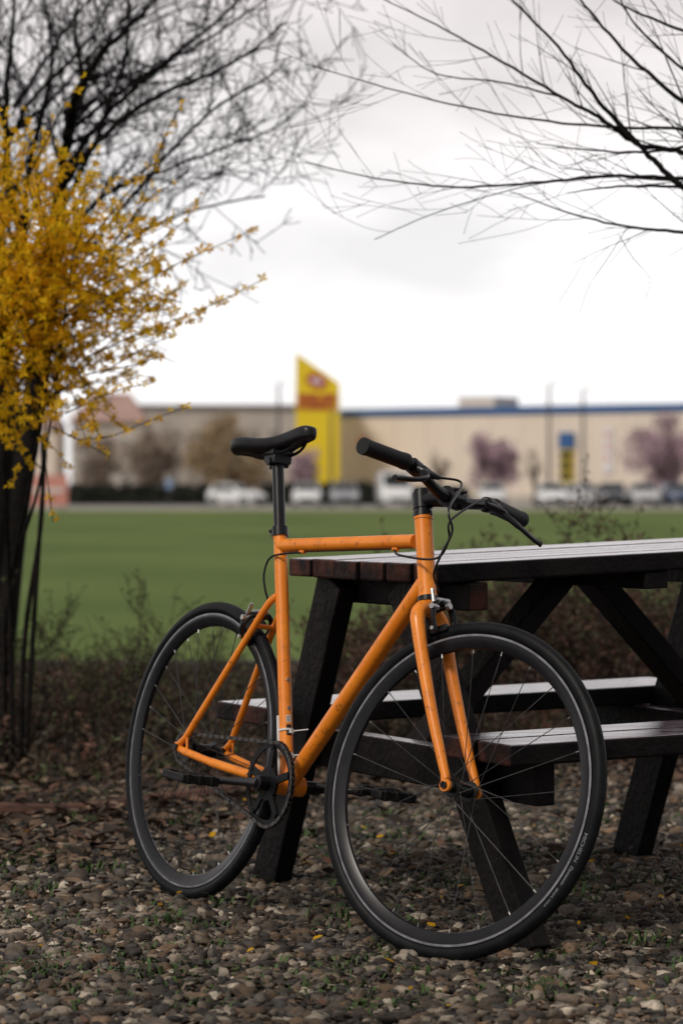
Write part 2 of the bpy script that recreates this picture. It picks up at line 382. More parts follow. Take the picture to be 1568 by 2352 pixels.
sm.tube([S(*CL,-.022),S(*CL,.022)],.0215,20)
for c in (-.013,.013):
    for h in (-.017,.017): sm.tube([S(CL[0]+.005,CL[1]+h,c),S(CL[0]+.023,CL[1]+h,c)],.0035,8)
sm.build('stem',M['black'],bike)
def H(c,up=0,fw=0): return S(CL[0]+fw,CL[1]+up,c)
def barp(c):
    s=abs(c); t=min(1,max(0,(s-.03)/.13)); t=t*t*(3-2*t); rise=(.036 if c<0 else .020)*t
    return H(c,rise,-.12*max(0,s-.08))
hbm=MB(); cs=[-.280+.56*i/40 for i in range(41)]
hbm.tube([barp(c) for c in cs],[.0112+.0042*max(0,1-abs(c)/.07) for c in cs],16)
bar=hbm.build('handlebar',M['black'],bike)
for sg in (-1,1):
    g=MB(); pts=[]; rad=[]
    for i in range(27):
        c=sg*(.158+.125*i/26); pts.append(barp(c)); rad.append(.0176 if i in(0,1,2,24,25,26) else (.0161 if i%2 else .0167))
    g.tube(pts,rad,20); g.build('grip',M['grip'],bar)
    l=MB(); c0=barp(sg*.132)
    l.tube([barp(sg*.122),barp(sg*.142)],.0165,16)
    a=Sd(u); up=Sd(vv); lf=Sd(nl)*sg
    l.tube([c0,c0+a*.022-up*.006,c0+a*.036-up*.012-lf*.004],[.012,.012,.010],12)
    l.tube([c0+a*.030-up*.008-lf*.045,c0+a*.034-up*.011,c0+a*.036-up*.014+lf*.015],[.0055,.010,.008],10)
    lv=cr([c0+a*.036-up*.014+lf*.002,c0+a*.052-up*.026+lf*.025,c0+a*.058-up*.038+lf*.065,c0+a*.056-up*.046+lf*.105,c0+a*.058-up*.050+lf*.128],5)
    l.tube(lv,[.0075]*8+[.0062]*8+[.0062]*4+[.0075],10,flat=.7)
    l.build('brake_lever',[M['black']],bike)
cab=MB()
cR=barp(-.132)+Sd(u)*.030-Sd(vv)*.008+Sd(nl)*.045
cL=barp(.132)+Sd(u)*.030-Sd(vv)*.008-Sd(nl)*.045
cab.tube(cr([cL,cL-Sd(nl)*.05+Sd(u)*.025,P(1035,1195,5.66),P(1030,1240,5.66),P(1000,1283,5.68),B(.72,.455,-.020),B(.675,.468,-.006)],8),.0025,8)
cab.tube(cr([B(.325,.456,-.004),B(.27,.452,-.012),B(.215,.440,-.022),B(.195,.405,-.021),B(.20,.37,-.016),B(.205,.335,-.004),B(.175,.315,0)],8),.0025,8)
cab.tube([B(.325,.457,-.004),B(.675,.469,-.004)],.0009,6)
cab.build('brake_cable',M['black'],bike)
cab=MB()
cab.tube(cr([cR,cR+Sd(nl)*.045+Sd(u)*.025,P(1030,1170,5.62),P(1038,1220,5.62),P(1012,1275,5.62),P(996,1320,5.64),S(.846,.385,-.015)],8),.0025,8)
cab.build('brake_cable',M['black'],bike)
def caliper(base, up, fwd, lat):
    k=MB()
    k.tube([base-fwd*.02,base+fwd*.022],.006,10); k.m=1; k.tube([base+fwd*.018,base+fwd*.026],.0075,8); k.m=0
    for sg in (-1,1):
        k.tube(cr([base+fwd*.010*sg*.3+up*.008-lat*sg*.012+fwd*.008,base+lat*sg*.022+up*.006+fwd*.008,base+lat*sg*.036-up*.018+fwd*.006,base+lat*sg*.030-up*.047+fwd*.002],5),[.0085]*6+[.0075]*5+[.0065]*5,10,flat=.8)
        k.box(base+lat*sg*.0165-up*.048,(lat,up,fwd),(.0045,.006,.024)); k.m=1; k.tube([base+lat*sg*.018-up*.047,base+lat*sg*.038-up*.047],.0042,8); k.m=0
    k.m=1; k.tube([base-lat*.034+up*.006+fwd*.010,base-lat*.034+up*.034+fwd*.010],.0040,8); k.tube([base-lat*.020+up*.012+fwd*.012,base+lat*.016+up*.016+fwd*.012],.0055,8)
    k.tube([base-lat*.044-up*.004+fwd*.010,base-lat*.024-up*.004+fwd*.010],.006,8)
    k.build('brake_caliper',[M['black'],M['steel']],bike)
fb=S(*ax(.030,.028)); upf=(fb-FC).normalized(); caliper(fb,upf,nf.cross(upf)*(-1 if nf.cross(upf).dot(uf)<0 else 1),nf)
rb=B(.193-.02,.288+.014); upr=(rb-B(*RA)).normalized(); fr=nl.cross(upr); fr=fr if fr.dot(u)<0 else -fr; caliper(rb,upr,fr,nl)
def stp(b): t=(b-BB[1])/(st[1]-BB[1]); return B(BB[0]+(st[0]-BB[0])*t,b)
tow=V((.02,-1,.0)).normalized(); sx=V((1,0.02,0))
axs=(B(*st)-B(*BB)).normalized()
for b in (.178,.118):
    q=MB(); d=(tow+sx*.55).normalized(); q.tube([stp(b)+d*.013,stp(b)+d*.0185],[.0048,.0042],8); q.build('bottle_bolt',M['steel'],bike)
for b,dy in ((.068,.004),(.016,-.004)):
    q=MB(); c=stp(b); q.ring(c,axs,[(.0155,-.0022),(.0172,-.0022),(.0172,.0022),(.0155,.0022)],24)
    d=(tow+sx*.9).normalized(); q.tube(cr([c+d*.016,c+sx*.030+tow*.012+Z*.002,c+sx*.048+tow*.012+Z*dy],4),.0016,6,flat=.6); q.box(c+d*.018,(d,axs,d.cross(axs)),(.003,.004,.004))
    q.build('cable_tie',M['white'],bike)
q=MB(); d=(-sx+tow*.15).normalized(); q.beam(stp(.100)+d*.0165,stp(-.036)+d*.0180,tow,.007,.006); bevel(q.build('cable_sleeve',M['white'],bike),.001,1)
q=MB()
def patch(b0,b1,w0,w1,m,off):
    vs=[]; nn=6
    for j in range(2):
        for i in range(nn+1):
            w=w0+(w1-w0)*i/nn; ang=w/.0148; d=(tow*math.cos(ang)+sx*math.sin(ang)); d=(d-axs*d.dot(axs)).normalized()
            vs.append(stp([b0,b1][j])+d*(.0148+off))
    q.m=m; q.add(vs,[(i,i+1,nn+2+i,nn+1+i) for i in range(nn)])
patch(.083,.098,.001,.012,0,.0004); patch(.055,.078,.001,.012,1,.0004)
for i in range(4): patch(.085+.003*i,.0863+.003*i,.002,.008,1,.0007)
for i in range(3): patch(.061+.004*i,.0622+.004*i,.004,.010,0,.0007)
q.build('frame_sticker',[M['white'],M['ink']],bike,smooth=False)

# ================================================================ PICNIC TABLE
e1=V((math.sin(R(27.5)),-math.cos(R(27.5)),0)); e2=V((math.cos(R(27.5)),math.sin(R(27.5)),0)); F0=V((-.296,6.8,0))
def T(s,t,z): return F0+e1*s+e2*t+Z*z
table=thing('picnic_table','dark stained wooden picnic table with attached benches behind the orange bicycle','picnic table',tuple(T(.68,.57,0)))
def tbox(mb,s0,s1,t0,t1,z0,z1): mb.box(T((s0+s1)/2,(t0+t1)/2,(z0+z1)/2),(e1,e2,Z),((s1-s0)/2,(t1-t0)/2,(z1-z0)/2))
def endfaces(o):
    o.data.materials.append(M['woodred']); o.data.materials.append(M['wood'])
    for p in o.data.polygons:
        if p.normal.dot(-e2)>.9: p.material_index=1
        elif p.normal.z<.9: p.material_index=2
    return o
tb=MB(); W0,W1=.335,1.025; pw=(W1-W0)/6
for i in range(6): tbox(tb,W0+i*pw+.005,W0+(i+1)*pw-.005,.022+rng.uniform(-.006,.006),1.16+rng.uniform(-.006,.006),.727+rng.uniform(-.001,.001),.769+rng.uniform(-.0015,.0015))
bevel(endfaces(tb.build('tabletop',M['woodsheen'],table,smooth=False)),.005)
for s0 in (0,1.09):
    sb=MB()
    for i in range(2): tbox(sb,s0+i*.137,s0+i*.137+.130,0.0+rng.uniform(-.005,.005),1.23,.378,.421+rng.uniform(-.001,.001))
    bevel(endfaces(sb.build('bench_seat',M['woodsheen'],table,smooth=False)),.005)
for t in (.07,1.08):
    for (sf,stp_) in ((.140,.49),(1.320,.81)):
        l=MB(); l.beam(T(sf,t,-.01),T(stp_,t,.725),e2,.045,.11); bevel(l.build('leg',M['wood'],table,smooth=False),.004)
    tt=t+.048 if t<.5 else t-.048
    l=MB(); tbox(l,.06,1.30,tt-.0225,tt+.0225,.288,.376); o=l.build('crossbar',[M['wood'],M['woodsheen']],table,smooth=False)
    for p in o.data.polygons:
        if p.normal.z>.9: p.material_index=1  # upper face takes the paler wood with the painted sheen
    bevel(o,.004)
    l=MB(); tbox(l,.37,1.035,tt-.023,tt+.023,.668,.726); 
    o=l.build('bearer',[M['wood'],M['woodred']],table,smooth=False)
    for p in o.data.polygons:
        if p.normal.dot(e1)>.9: p.material_index=1
    bevel(o,.004)
l=MB(); tbox(l,.37,1.015,.575-.03,.575+.03,.690,.726); bevel(l.build('bearer',M['wood'],table,smooth=False),.003)
for (ta,tc_) in ((.16,.53),(.99,.62)):
    l=MB(); l.beam(T(.68,ta,.34),T(.68,tc_,.705),e1,.09,.045); bevel(l.build('brace',M['wood'],table,smooth=False),.004)
for o in table.children:      # the table stands on uneven ground: it rises slightly along its length
    for v in o.data.vertices:
        t=(v.co-F0).dot(e2); z=v.co.z
        v.co.z += t*(.016*min(1,max(0,z/.3)) + .020*min(1,max(0,(z-.40)/.3)))

# ================================================================ GROUND
g=MB(); g.add([(-900,-60,0),(900,-60,0),(900,1500,0),(-900,1500,0)],[(0,1,2,3)]); tag(g.build('ground',M['soil'],smooth=False),kind='structure')
g=MB(); n=60; vs=[]
for i in range(n+1):
    x=-90+180*i/n; vs += [(x,15.0+ .25*math.sin(x*1.7)+.1*math.sin(x*5.1),.012),(x,151,.012)]
g.add(vs,[(2*i,2*i+2,2*i+3,2*i+1) for i in range(n)]); tag(g.build('lawn',M['lawn'],smooth=False),kind='structure')
g=MB(); g.add([(-300,138,.02),(300,138,.02),(300,162,.02),(-300,162,.02)],[(0,1,2,3)]); tag(g.build('verge',M['verge'],smooth=False),kind='structure')
g=MB(); g.add([(-300,161,.03),(300,161,.03),(300,330,.03),(-300,330,.03)],[(0,1,2,3)]); tag(g.build('road',M['road'],smooth=False),kind='structure')
def ico(sub):
    bm=bmesh.new(); bmesh.ops.create_icosphere(bm,subdivisions=sub,radius=1); bm.verts.ensure_lookup_table()
    v=np.array([x.co[:] for x in bm.verts]); f_=np.array([[q.index for q in p.verts] for p in bm.faces]); bm.free(); return v,f_
nr=np.random.default_rng(3)
pal=np.array([(.21,.165,.125),(.11,.085,.065),(.27,.22,.175),(.055,.046,.040),(.17,.115,.075),(.38,.32,.25),(.085,.080,.077),(.23,.155,.10),(.13,.11,.095),(.56,.49,.40),(.06,.050,.043),(.14,.11,.085),(.05,.043,.038),(.17,.15,.13)])*.93
def stones(pos,size,sub):
    bv,bf=ico(sub); N=len(pos); K=len(bv)
    sc=np.stack([size*nr.uniform(.8,1.45,N),size*nr.uniform(.55,.95,N),size*nr.uniform(.35,.7,N)],1)
    v=bv[None]*sc[:,None,:]*(1+.25*nr.normal(size=(N,K,1)).clip(-1.5,1.5))
    tx=nr.normal(0,.55,N); c,s_=np.cos(tx)[:,None],np.sin(tx)[:,None]
    y=v[:,:,1]*c-v[:,:,2]*s_; z=v[:,:,1]*s_+v[:,:,2]*c
    a=nr.uniform(0,6.28,N); c,s_=np.cos(a)[:,None],np.sin(a)[:,None]
    x2=v[:,:,0]*c-y*s_; y2=v[:,:,0]*s_+y*c
    v=np.stack([x2,y2,z],2)+pos[:,None,:]
    fc=(bf[None]+(np.arange(N)*K)[:,None,None]).reshape(-1,3)
    patch_tone=.87+.28*np.sin(pos[:,0]*3.1+1.3*np.sin(pos[:,1]*2.3))*np.sin(pos[:,1]*2.7+.8)  # broad wavy tone variation across the pebbles
    col=pal[nr.integers(0,len(pal),N)]*nr.uniform(.5,1.3,(N,1))*patch_tone[:,None]; col=np.concatenate([col,np.ones((N,1))],1)
    return v.reshape(-1,3),fc,np.repeat(col,K,0)
def grid(y0,y1,sp,keep):
    out=[]
    y=y0
    while y<y1:
        hw=.125*y+.5
        xs=np.arange(-hw,hw,sp); xs=xs+nr.uniform(-.5,.5,len(xs))*sp; ys=y+nr.uniform(-.5,.5,len(xs))*sp
        k=nr.uniform(0,1,len(xs))<keep(xs,ys); out.append(np.stack([xs[k],ys[k]],1)); y+=sp*.9
    return np.concatenate(out)
def smst(a,b,x): t=np.clip((x-a)/(b-a),0,1); return t*t*(3-2*t)
near=grid(4.3,6.4,.0142,lambda x,y:np.full(len(x),.92))
far=grid(6.4,10.8,.0175,lambda x,y:(1-.92*smst(7.0,8.1,y-1.9*smst(-.6,.5,x)))*.93)
szn=(nr.gamma(3.4,.0022,len(near))+.0015).clip(.004,.024); szf=(nr.gamma(3.4,.0023,len(far))+.0015).clip(.005,.024)
pn=np.column_stack([near,szn*.2+nr.uniform(-.003,.006,len(near))]); pf=np.column_stack([far,szf*.15+nr.uniform(-.003,.006,len(far))])
v1,f1,c1=stones(pn,szn,2); v2,f2,c2=stones(pf,szf*1.08,1)
vv_=np.concatenate([v1,v2]); ff=np.concatenate([f1,f2+len(v1)]); cc_=np.concatenate([c1,c2])
me=bpy.data.meshes.new('gravel'); me.vertices.add(len(vv_)); me.vertices.foreach_set('co',vv_.astype(np.float32).ravel())
me.loops.add(len(ff)*3); me.loops.foreach_set('vertex_index',ff.astype(np.int32).ravel())
me.polygons.add(len(ff)); me.polygons.foreach_set('loop_start',np.arange(0,len(ff)*3,3,dtype=np.int32)); me.polygons.foreach_set('use_smooth',np.ones(len(ff),dtype=bool))
me.update(calc_edges=True); me.validate()
a=me.color_attributes.new('Col','FLOAT_COLOR','POINT'); a.data.foreach_set('color',cc_.astype(np.float32).ravel())
me.materials.append(M['stone']); go=bpy.data.objects.new('gravel',me); C.objects.link(go); tag(go,'brown and grey pebbles covering the ground under the bicycle','gravel',kind='stuff')
def litter(mb,p,L,W,r):
    th=r.uniform(0,6.28); d=V((math.cos(th),math.sin(th),r.uniform(-.25,.5))).normalized(); w=d.cross(Z).normalized(); w=(w+Z*r.uniform(-.7,.7)).normalized(); n_=w.cross(d); k=r.uniform(-.3,.55)
    vs=[p,p+d*L*.3+w*W*.5+n_*L*k*.4,p+d*L*.7+w*W*.42+n_*L*k*.3,p+d*L+n_*L*k*.2,p+d*L*.7-w*W*.42+n_*L*k*.35,p+d*L*.3-w*W*.5+n_*L*k*.4,p+d*L*.5]
    mb.add(vs,[(0,1,6),(1,2,6),(2,3,6),(3,4,6),(4,5,6),(5,0,6)])
r=random.Random(11); mb=MB(); cnt=0
LC=[(.16,.105,.068),(.21,.14,.092),(.09,.06,.042),(.29,.205,.14),(.15,.08,.055),(.07,.048,.036),(.05,.036,.028)]
while cnt<6500:
    y=r.uniform(6.2,12.8); x=r.uniform(-.125*y-.4,.125*y+.4)
    edge=6.95+(1.7 if x>0.2 else 1.7*max(0,min(1,(x+.6)/.8)))
    dens=1.0 if y>edge else .11
    if y>10: dens*=.4
    if r.random()>dens: continue
    c=r.choice(LC); k=r.uniform(.35,1.0); mb.col=(c[0]*k,c[1]*k,c[2]*k,1); s=r.uniform(.018,.054)
    litter(mb,V((x,y,r.uniform(.006,.035))),s,s*r.uniform(.4,.75),r); cnt+=1
for i in range(1300):
    y=r.uniform(4.4,7.2); x=r.uniform(-.125*y-.4,.125*y+.4); c=r.choice(LC); k=r.uniform(.35,.9); mb.col=(c[0]*k,c[1]*k,c[2]*k,1); s=r.uniform(.010,.030)
    litter(mb,V((x,y,r.uniform(.008,.016))),s,s*.5,r)
tag(mb.build('leaf_litter',M['litter'],col=True),'dry brown leaves scattered over the ground behind the gravel','leaves',kind='stuff')
mb=MB()
for i in range(50):
    y=r.uniform(4.8,9); x=r.uniform(-.125*y-.2,.125*y+.2); k=r.uniform(.6,1); mb.col=(.85*k,.45*k,.02,1); s=r.uniform(.010,.018)
    litter(mb,V((x,y,.024)),s,s*.6,r)
for px,py in ((880,1940),(1000,2150),(717,2190),(905,2240),(1060,2060),(838,1925),(480,1945),(60,1935),(575,2215),(1360,2005),(1370,2250)):
    Y=CAMH*F/(py-1130); mb.col=(.9,.5,.02,1); litter(mb,P(px,py,Y)+Z*.026,.024,.016,r)
tag(mb.build('fallen_petals',M['petal'],col=True),'small yellow petals fallen on the pebbles','petals',kind='stuff')
mb=MB()
spots=[(400,2130,34,1),(80,2060,24,1),(220,2010,20,1),(760,2120,14,1),(900,1880,34,1),(690,1930,24,1),(540,2090,18,1),(1320,2060,20,1),(1480,2180,24,1),(1500,2040,20,1),(1060,2050,14,1),(190,1890,30,1),(420,1900,28,1),(930,1930,26,1),(1400,1900,20,1),(100,1800,26,1),(250,1740,26,1),(300,2250,14,1),(1240,2290,14,1),(340,1980,20,1),(1180,1990,20,1),(640,1750,22,1),(500,1700,24,1)]
spots += [(r.uniform(-60,1620),r.uniform(1720,2330),r.randint(6,20),.45) for _ in range(300)]
for px,py,nb,hs_ in spots:
    Y=CAMH*F/(py-1130); c0=P(px,py,Y)
    for i in range(nb):
        p=c0+V((r.gauss(0,.03),r.gauss(0,.03),.004)); th=r.uniform(0,6.28); o=V((math.cos(th),math.sin(th),0)); h=r.uniform(.014,.045)*(hs_ if hs_==1 else .55); w=o.cross(Z)*r.uniform(.0015,.0038)
        q=p+o*h*.4+Z*h*.65; t=p+o*h*1.0+Z*h*.7
        mb.add([p-w,p+w,q+w,q-w,t],[(0,1,2,3),(3,2,4)])
tag(mb.build('weeds',M['weed']),'small green weeds growing between the pebbles','weeds',kind='stuff')
eb=MB(); pts=[P(-140,1893,7.9),P(0,1884,8.0),P(150,1872,8.12),P(310,1856,8.28),P(560,1832,8.6),P(820,1802,8.97)]
for i,p in enumerate(pts): p.z=.014+.008*math.sin(i*2.1)
cp=cr(pts,4); eb.tube(cp,[.030-.016*i/len(cp) for i in range(len(cp))],8,flat=.9); tag(eb.build('edging_strip',M['rust']),'reddish brown edging strip lying along the back of the gravel','edging')
eb=MB()
for i in range(16): eb.abox((-6+i*.8,14.62,-.05),(-6+i*.8+.785,14.78,.05+rng.uniform(-.008,.008)))
tag(bevel(eb.build('stone_edging',M['kerb'],smooth=False),.01),'low grey edging stones where the lawn begins','edging')

# ================================================================ VEGETATION
def branch(mb,p,d,L,r0,depth,rd,up=.15,wob=.25,kids=5,minr=.0009,leafcb=None,spread=.75):
    n=max(3,int(L/.05)) if depth<3 else 3; n=min(n,9); st_=L/n; pts=[p]; d=V(d).normalized(); drift=rv(rd)*wob*.35
    for i in range(n):
        d=(d+rv(rd)*wob*.5+drift+Z*up*.25).normalized(); pts.append(pts[-1]+d*st_)
    rad=[max(minr,r0*(1-.75*i/n)) for i in range(n+1)]
    mb.tube(pts,rad,6 if r0>.008 else (4 if r0>.003 else 3),caps=False)
    if leafcb: leafcb(pts,depth)
    if depth>0:
        for k in range(kids):
            t=rd.uniform(.2,.98); i=min(n-1,int(t*n)); q=pts[i].lerp(pts[i+1],t*n-i); dd=(pts[i+1]-pts[i]).normalized()
            nd=(dd*.75+rv(rd)*spread+Z*up).normalized()
            branch(mb,q,nd,L*rd.uniform(.35,.65),max(minr,rad[i]*.55),depth-1,rd,up,wob,kids,minr,leafcb,spread)
def limb(mb,pts,r0,r1,rd,every,kl,depth,up,kids,minr,n=7,wob=.3,spread=.75):
    pp=cr(pts,n); N=len(pp); rad=[r0+(r1-r0)*i/(N-1) for i in range(N)]
    pp=[p+rv(rd)*rad[i]*.5 for i,p in enumerate(pp)]
    mb.tube(pp,rad,8 if r0>.01 else 6,caps=True)
    acc=0
    for i in range(2,N):
        acc+=(pp[i]-pp[i-1]).length
        while acc>every:
            acc-=every*rd.uniform(.7,1.3); dd=(pp[i]-pp[i-1]).normalized()
            nd=(dd*.8+rv(rd)*spread+Z*up).normalized()
            branch(mb,pp[i],nd,kl*rd.uniform(.5,1.3),max(minr,rad[i]*.45),depth,rd,up,wob,kids,minr,None,spread)
rd=random.Random(21)
lt=thing('bare_tree','dark bare tree with dense crossing twigs rising behind the yellow flowering bush','tree',(-1.40,10.8,0))
tm=MB(); Yt=10.8
tm.tube(cr([P(-20,1692,Yt),P(0,1480,Yt),P(32,1200,Yt),P(65,1000,Yt),P(105,720,Yt),P(138,440,Yt)],6),[.070-.040*i/30 for i in range(31)],12)
tm.tube(cr([P(-55,1702,10.6),P(-35,1400,10.6),P(0,1150,10.6),P(15,900,10.5),P(0,600,10.5)],6),[.065-.040*i/24 for i in range(25)],10)
tm.tube(cr([P(18,1688,10.9),P(12,1480,10.9),P(36,1250,10.9),P(50,1000,10.9),P(-60,700,10.9)],6),[.048-.030*i/24 for i in range(25)],10)
tm.build('trunk',M['bark'],lt)
cm=MB()
LL=[([(138,440),(165,260),(225,135),(330,30),(410,-70)],.023),([(105,720),(40,500),(15,300),(30,60),(50,-120)],.021),
([(138,440),(220,330),(330,240),(450,185),(560,130),(660,50)],.013),([(120,580),(240,450),(380,390),(500,345),(620,300),(700,240)],.009),
([(150,350),(190,200),(175,50),(200,-90)],.016),([(100,740),(260,570),(400,500),(520,465),(610,450)],.007),
([(142,400),(260,250),(400,130),(530,20),(610,-70)],.013),([(60,760),(65,420),(120,150),(90,-60)],.016),
([(0,600),(-150,350),(-250,100),(-300,-120)],.015),([(130,520),(230,300),(290,120),(300,-60)],.012),([(0,600),(20,350),(-20,120),(10,-100)],.015),
([(160,300),(320,180),(480,90),(640,-20)],.010),([(110,700),(330,420),(480,260),(580,200),(640,160)],.008),([(10,320),(120,230),(260,80),(420,0)],.011),([(30,250),(160,60),(250,-60)],.010),
([(60,640),(20,480),(90,330),(200,230)],.010),([(110,640),(210,480),(320,400),(420,330)],.007),([(-20,450),(60,250),(200,100),(270,-30)],.011)]
for k,(pl_,r0) in enumerate(LL):
    Yk=Yt+rd.uniform(-.9,.2); limb(cm,[P(x,y,Yt+(Yk-Yt)*min(1,i/2)) for i,(x,y) in enumerate(pl_)],r0,.0032,rd,.064,.33,2,.14,3,.0018,wob=.28,spread=.78)
cm.build('crown',M['twig'],lt)
rd=random.Random(33); Yr=7.8
rt=thing('bare_tree','slender bare tree reaching thin branches in from the right edge above the table','tree',(1.58,8.1,0))
tm=MB(); tm.tube(cr([V((1.58,8.1,-.02)),V((1.54,8.05,.6)),P(1990,700,7.9),P(1930,480,7.85),P(1900,150,7.8),P(1860,-400,7.8)],6),[.055-.035*i/30 for i in range(31)],12)
tm.build('trunk',M['bark'],rt)
cm=MB()
RL=[([(1940,560),(1750,540),(1568,428),(1475,345),(1370,228),(1280,110),(1165,-10),(1100,-80)],.0115),
([(1920,450),(1700,400),(1568,352),(1460,330),(1385,278),(1290,225),(1130,130),(1000,58),(860,-10)],.010),
([(1900,300),(1700,330),(1568,238),(1430,115),(1330,0),(1280,-60)],.0105),
([(1890,200),(1700,120),(1568,72),(1440,20),(1350,-40)],.008),
([(1920,450),(1700,350),(1568,300),(1400,292),(1200,272),(960,222),(700,148)],.0065),
([(1930,500),(1700,420),(1568,410),(1400,405),(1250,418),(1050,430),(860,410),(700,372)],.0075),
([(1940,600),(1750,570),(1568,535),(1440,522),(1310,490),(1170,440)],.0075),
([(1900,260),(1700,220),(1568,160),(1460,60),(1400,-40)],.0075),
([(1900,350),(1650,330),(1480,350),(1350,345),(1230,330)],.006),
([(1568,428),(1400,430),(1300,445)],.0045),
([(1380,405),(1200,430),(1000,490),(860,550)],.0018),([(1290,225),(1150,190),(1000,170),(900,100)],.003)]
for k,(pl_,r0) in enumerate(RL):
    limb(cm,[P(x,y,Yr+.06*((i*k)%4-1.5)*.5) for i,(x,y) in enumerate(pl_)],r0,.0012,rd,.09,.25,1,.08,3,.0007,wob=.15,spread=.58)
for pl_ in ([(1420,540),(1450,590),(1490,640),(1480,690)],[(1440,522),(1390,600),(1350,660),(1330,720)],[(1310,490),(1200,530),(1050,560)]):
    cm.tube(cr([P(x,y,Yr) for x,y in pl_],5),[.0013]*8+[.0008]*8 if len(pl_)==4 else [.0008]*11,4)
cm.build('crown',M['twig'],rt)
# forsythia
rd=random.Random(5); Yf=8.7
fo=thing('flowering_bush','bush with dense bright yellow blossoms on arching stems at the left edge','bush',(-1.12,9.5,0))
smb=MB(); pb=MB()
def flower(p,s):
    a=rv(rd); k=rd.uniform(.84,1.02); g=rd.uniform(.57,.69); pb.col=(.98*k,.98*g*k,.014*k,1)
    b=a.orthogonal().normalized(); c=a.cross(b); o=rd.uniform(0,1.57)
    for i in range(4):
        th=o+i*1.5708; d=(b*math.cos(th)+c*math.sin(th)+a*.55).normalized(); pb.leafq(p,d,a,s*rd.uniform(.8,1.1),s*.50)
def flowers(pts,dens,t0=0.0):
    for i in range(len(pts)-1):
        if i/len(pts)<t0: continue
        L=(pts[i+1]-pts[i]).length; n=L*dens; n=int(n)+(rd.random()<n%1)
        for k in range(n): flower(pts[i].lerp(pts[i+1],rd.random())+rv(rd)*.010,rd.uniform(.0145,.024))
base=V((-1.13,9.5,0))
mains=[]
for i in range(5):
    b0=base+V((rd.uniform(-.10,.06),rd.uniform(-.12,.12),-.01)); t=P(rd.uniform(-200,230),rd.uniform(560,820),Yf+rd.uniform(-.3,.3))
    pts=cr([b0,b0+V(((t.x-b0.x)*.05,-.1,.55)),b0.lerp(t,.62)+V((0,0,.10)),t],8); mains.append(pts)
    smb.tube(pts,[.009-.006*j/len(pts) for j in range(len(pts))],6,caps=False)
for i in range(160):
    px=rd.triangular(-330,460,100); top=360+max(0,(px-110))*.9+ (20 if px<0 else 0); bot=1060-max(0,px-150)*.72
    if rd.random()<.14: top-=90
    if top>bot-60: continue
    py=rd.uniform(top,bot); t=P(px,py,Yf+rd.uniform(-.55,.45))
    if py>880 and rd.random()<.5: continue
    m=rd.choice(mains); q0=min((m[j] for j in range(len(m)//2,len(m))),key=lambda p:(p-t-V((0,0,-.25 if py<900 else .1))).length+rd.uniform(0,.2))
    mid=q0.lerp(t,.5)+V((0,0,rd.uniform(.02,.14)))
    pts=cr([q0,mid,t],6); N=len(pts); smb.tube(pts,[.0032-.0018*j/N for j in range(N)],4,caps=False)
    flowers(pts,40,.28)
    for k in range(4):
        j=rd.randint(2,N-2); q=pts[j]; d=((pts[j+1]-pts[j]).normalized()*.8+rv(rd)*.8+Z*.35).normalized(); L=rd.uniform(.08,.27)
        tp=[q]
        for s in range(4): d=(d+rv(rd)*.15+V((0,0,-.02))).normalized(); tp.append(tp[-1]+d*L/4)
        smb.tube(tp,.0013,3,caps=False); flowers(tp,44)
for pl_,dn in (([(200,820),(330,762),(440,720),(530,680),(608,640)],64),([(220,720),(330,650),(420,600),(500,565),(595,520)],46),([(180,1010),(260,1000),(340,968),(430,935)],60),
  ([(300,520),(350,400),(385,300),(425,228)],36),([(60,420),(110,320),(150,240),(205,172)],26),([(10,420),(15,300),(22,240)],44),([(120,980),(200,1020),(255,1050)],55),([(60,1060),(30,1100),(10,1130)],40),([(112,1120),(118,1165),(122,1200)],54),
  ([(260,560),(340,460),(400,420),(440,385)],42),([(200,860),(300,840),(380,815)],50),([(240,640),(360,560),(430,500),(470,430)],36),([(-40,380),(30,330),(80,300)],50),([(150,520),(200,420),(230,350)],44),([(80,480),(60,380),(75,310)],44),([(200,560),(290,450),(350,370),(370,330)],42),([(230,700),(330,600),(400,520)],50),([(150,950),(260,900),(350,880)],50),([(240,780),(340,700),(420,660)],48),([(200,640),(300,560),(380,520)],50),([(230,860),(330,800),(400,770)],46)):
    pts=cr([P(x,y,Yf-.3) for x,y in pl_],6); smb.tube(pts,[.0028-.0015*j/len(pts) for j in range(len(pts))],4,caps=False); flowers(pts,dn,.1)
pts=cr([P(95,1000,Yf-.25),P(105,1060,Yf-.25),P(112,1120,Yf-.3)],4); smb.tube(pts,.002,4)
for pl_ in ([(58,1766),(75,1480),(90,1250),(105,1040)],[(45,1766),(58,1460),(95,1200),(100,1000)]):
    pts=cr([P(x,y,9.5) for x,y in pl_],6); pts[0].z=-.01; smb.tube(pts,[.011-.004*j/len(pts) for j in range(len(pts))],6)
smb.build('stem',M['bark'],fo); pb.build('blossom',M['petal'],fo,col=True,smooth=False)
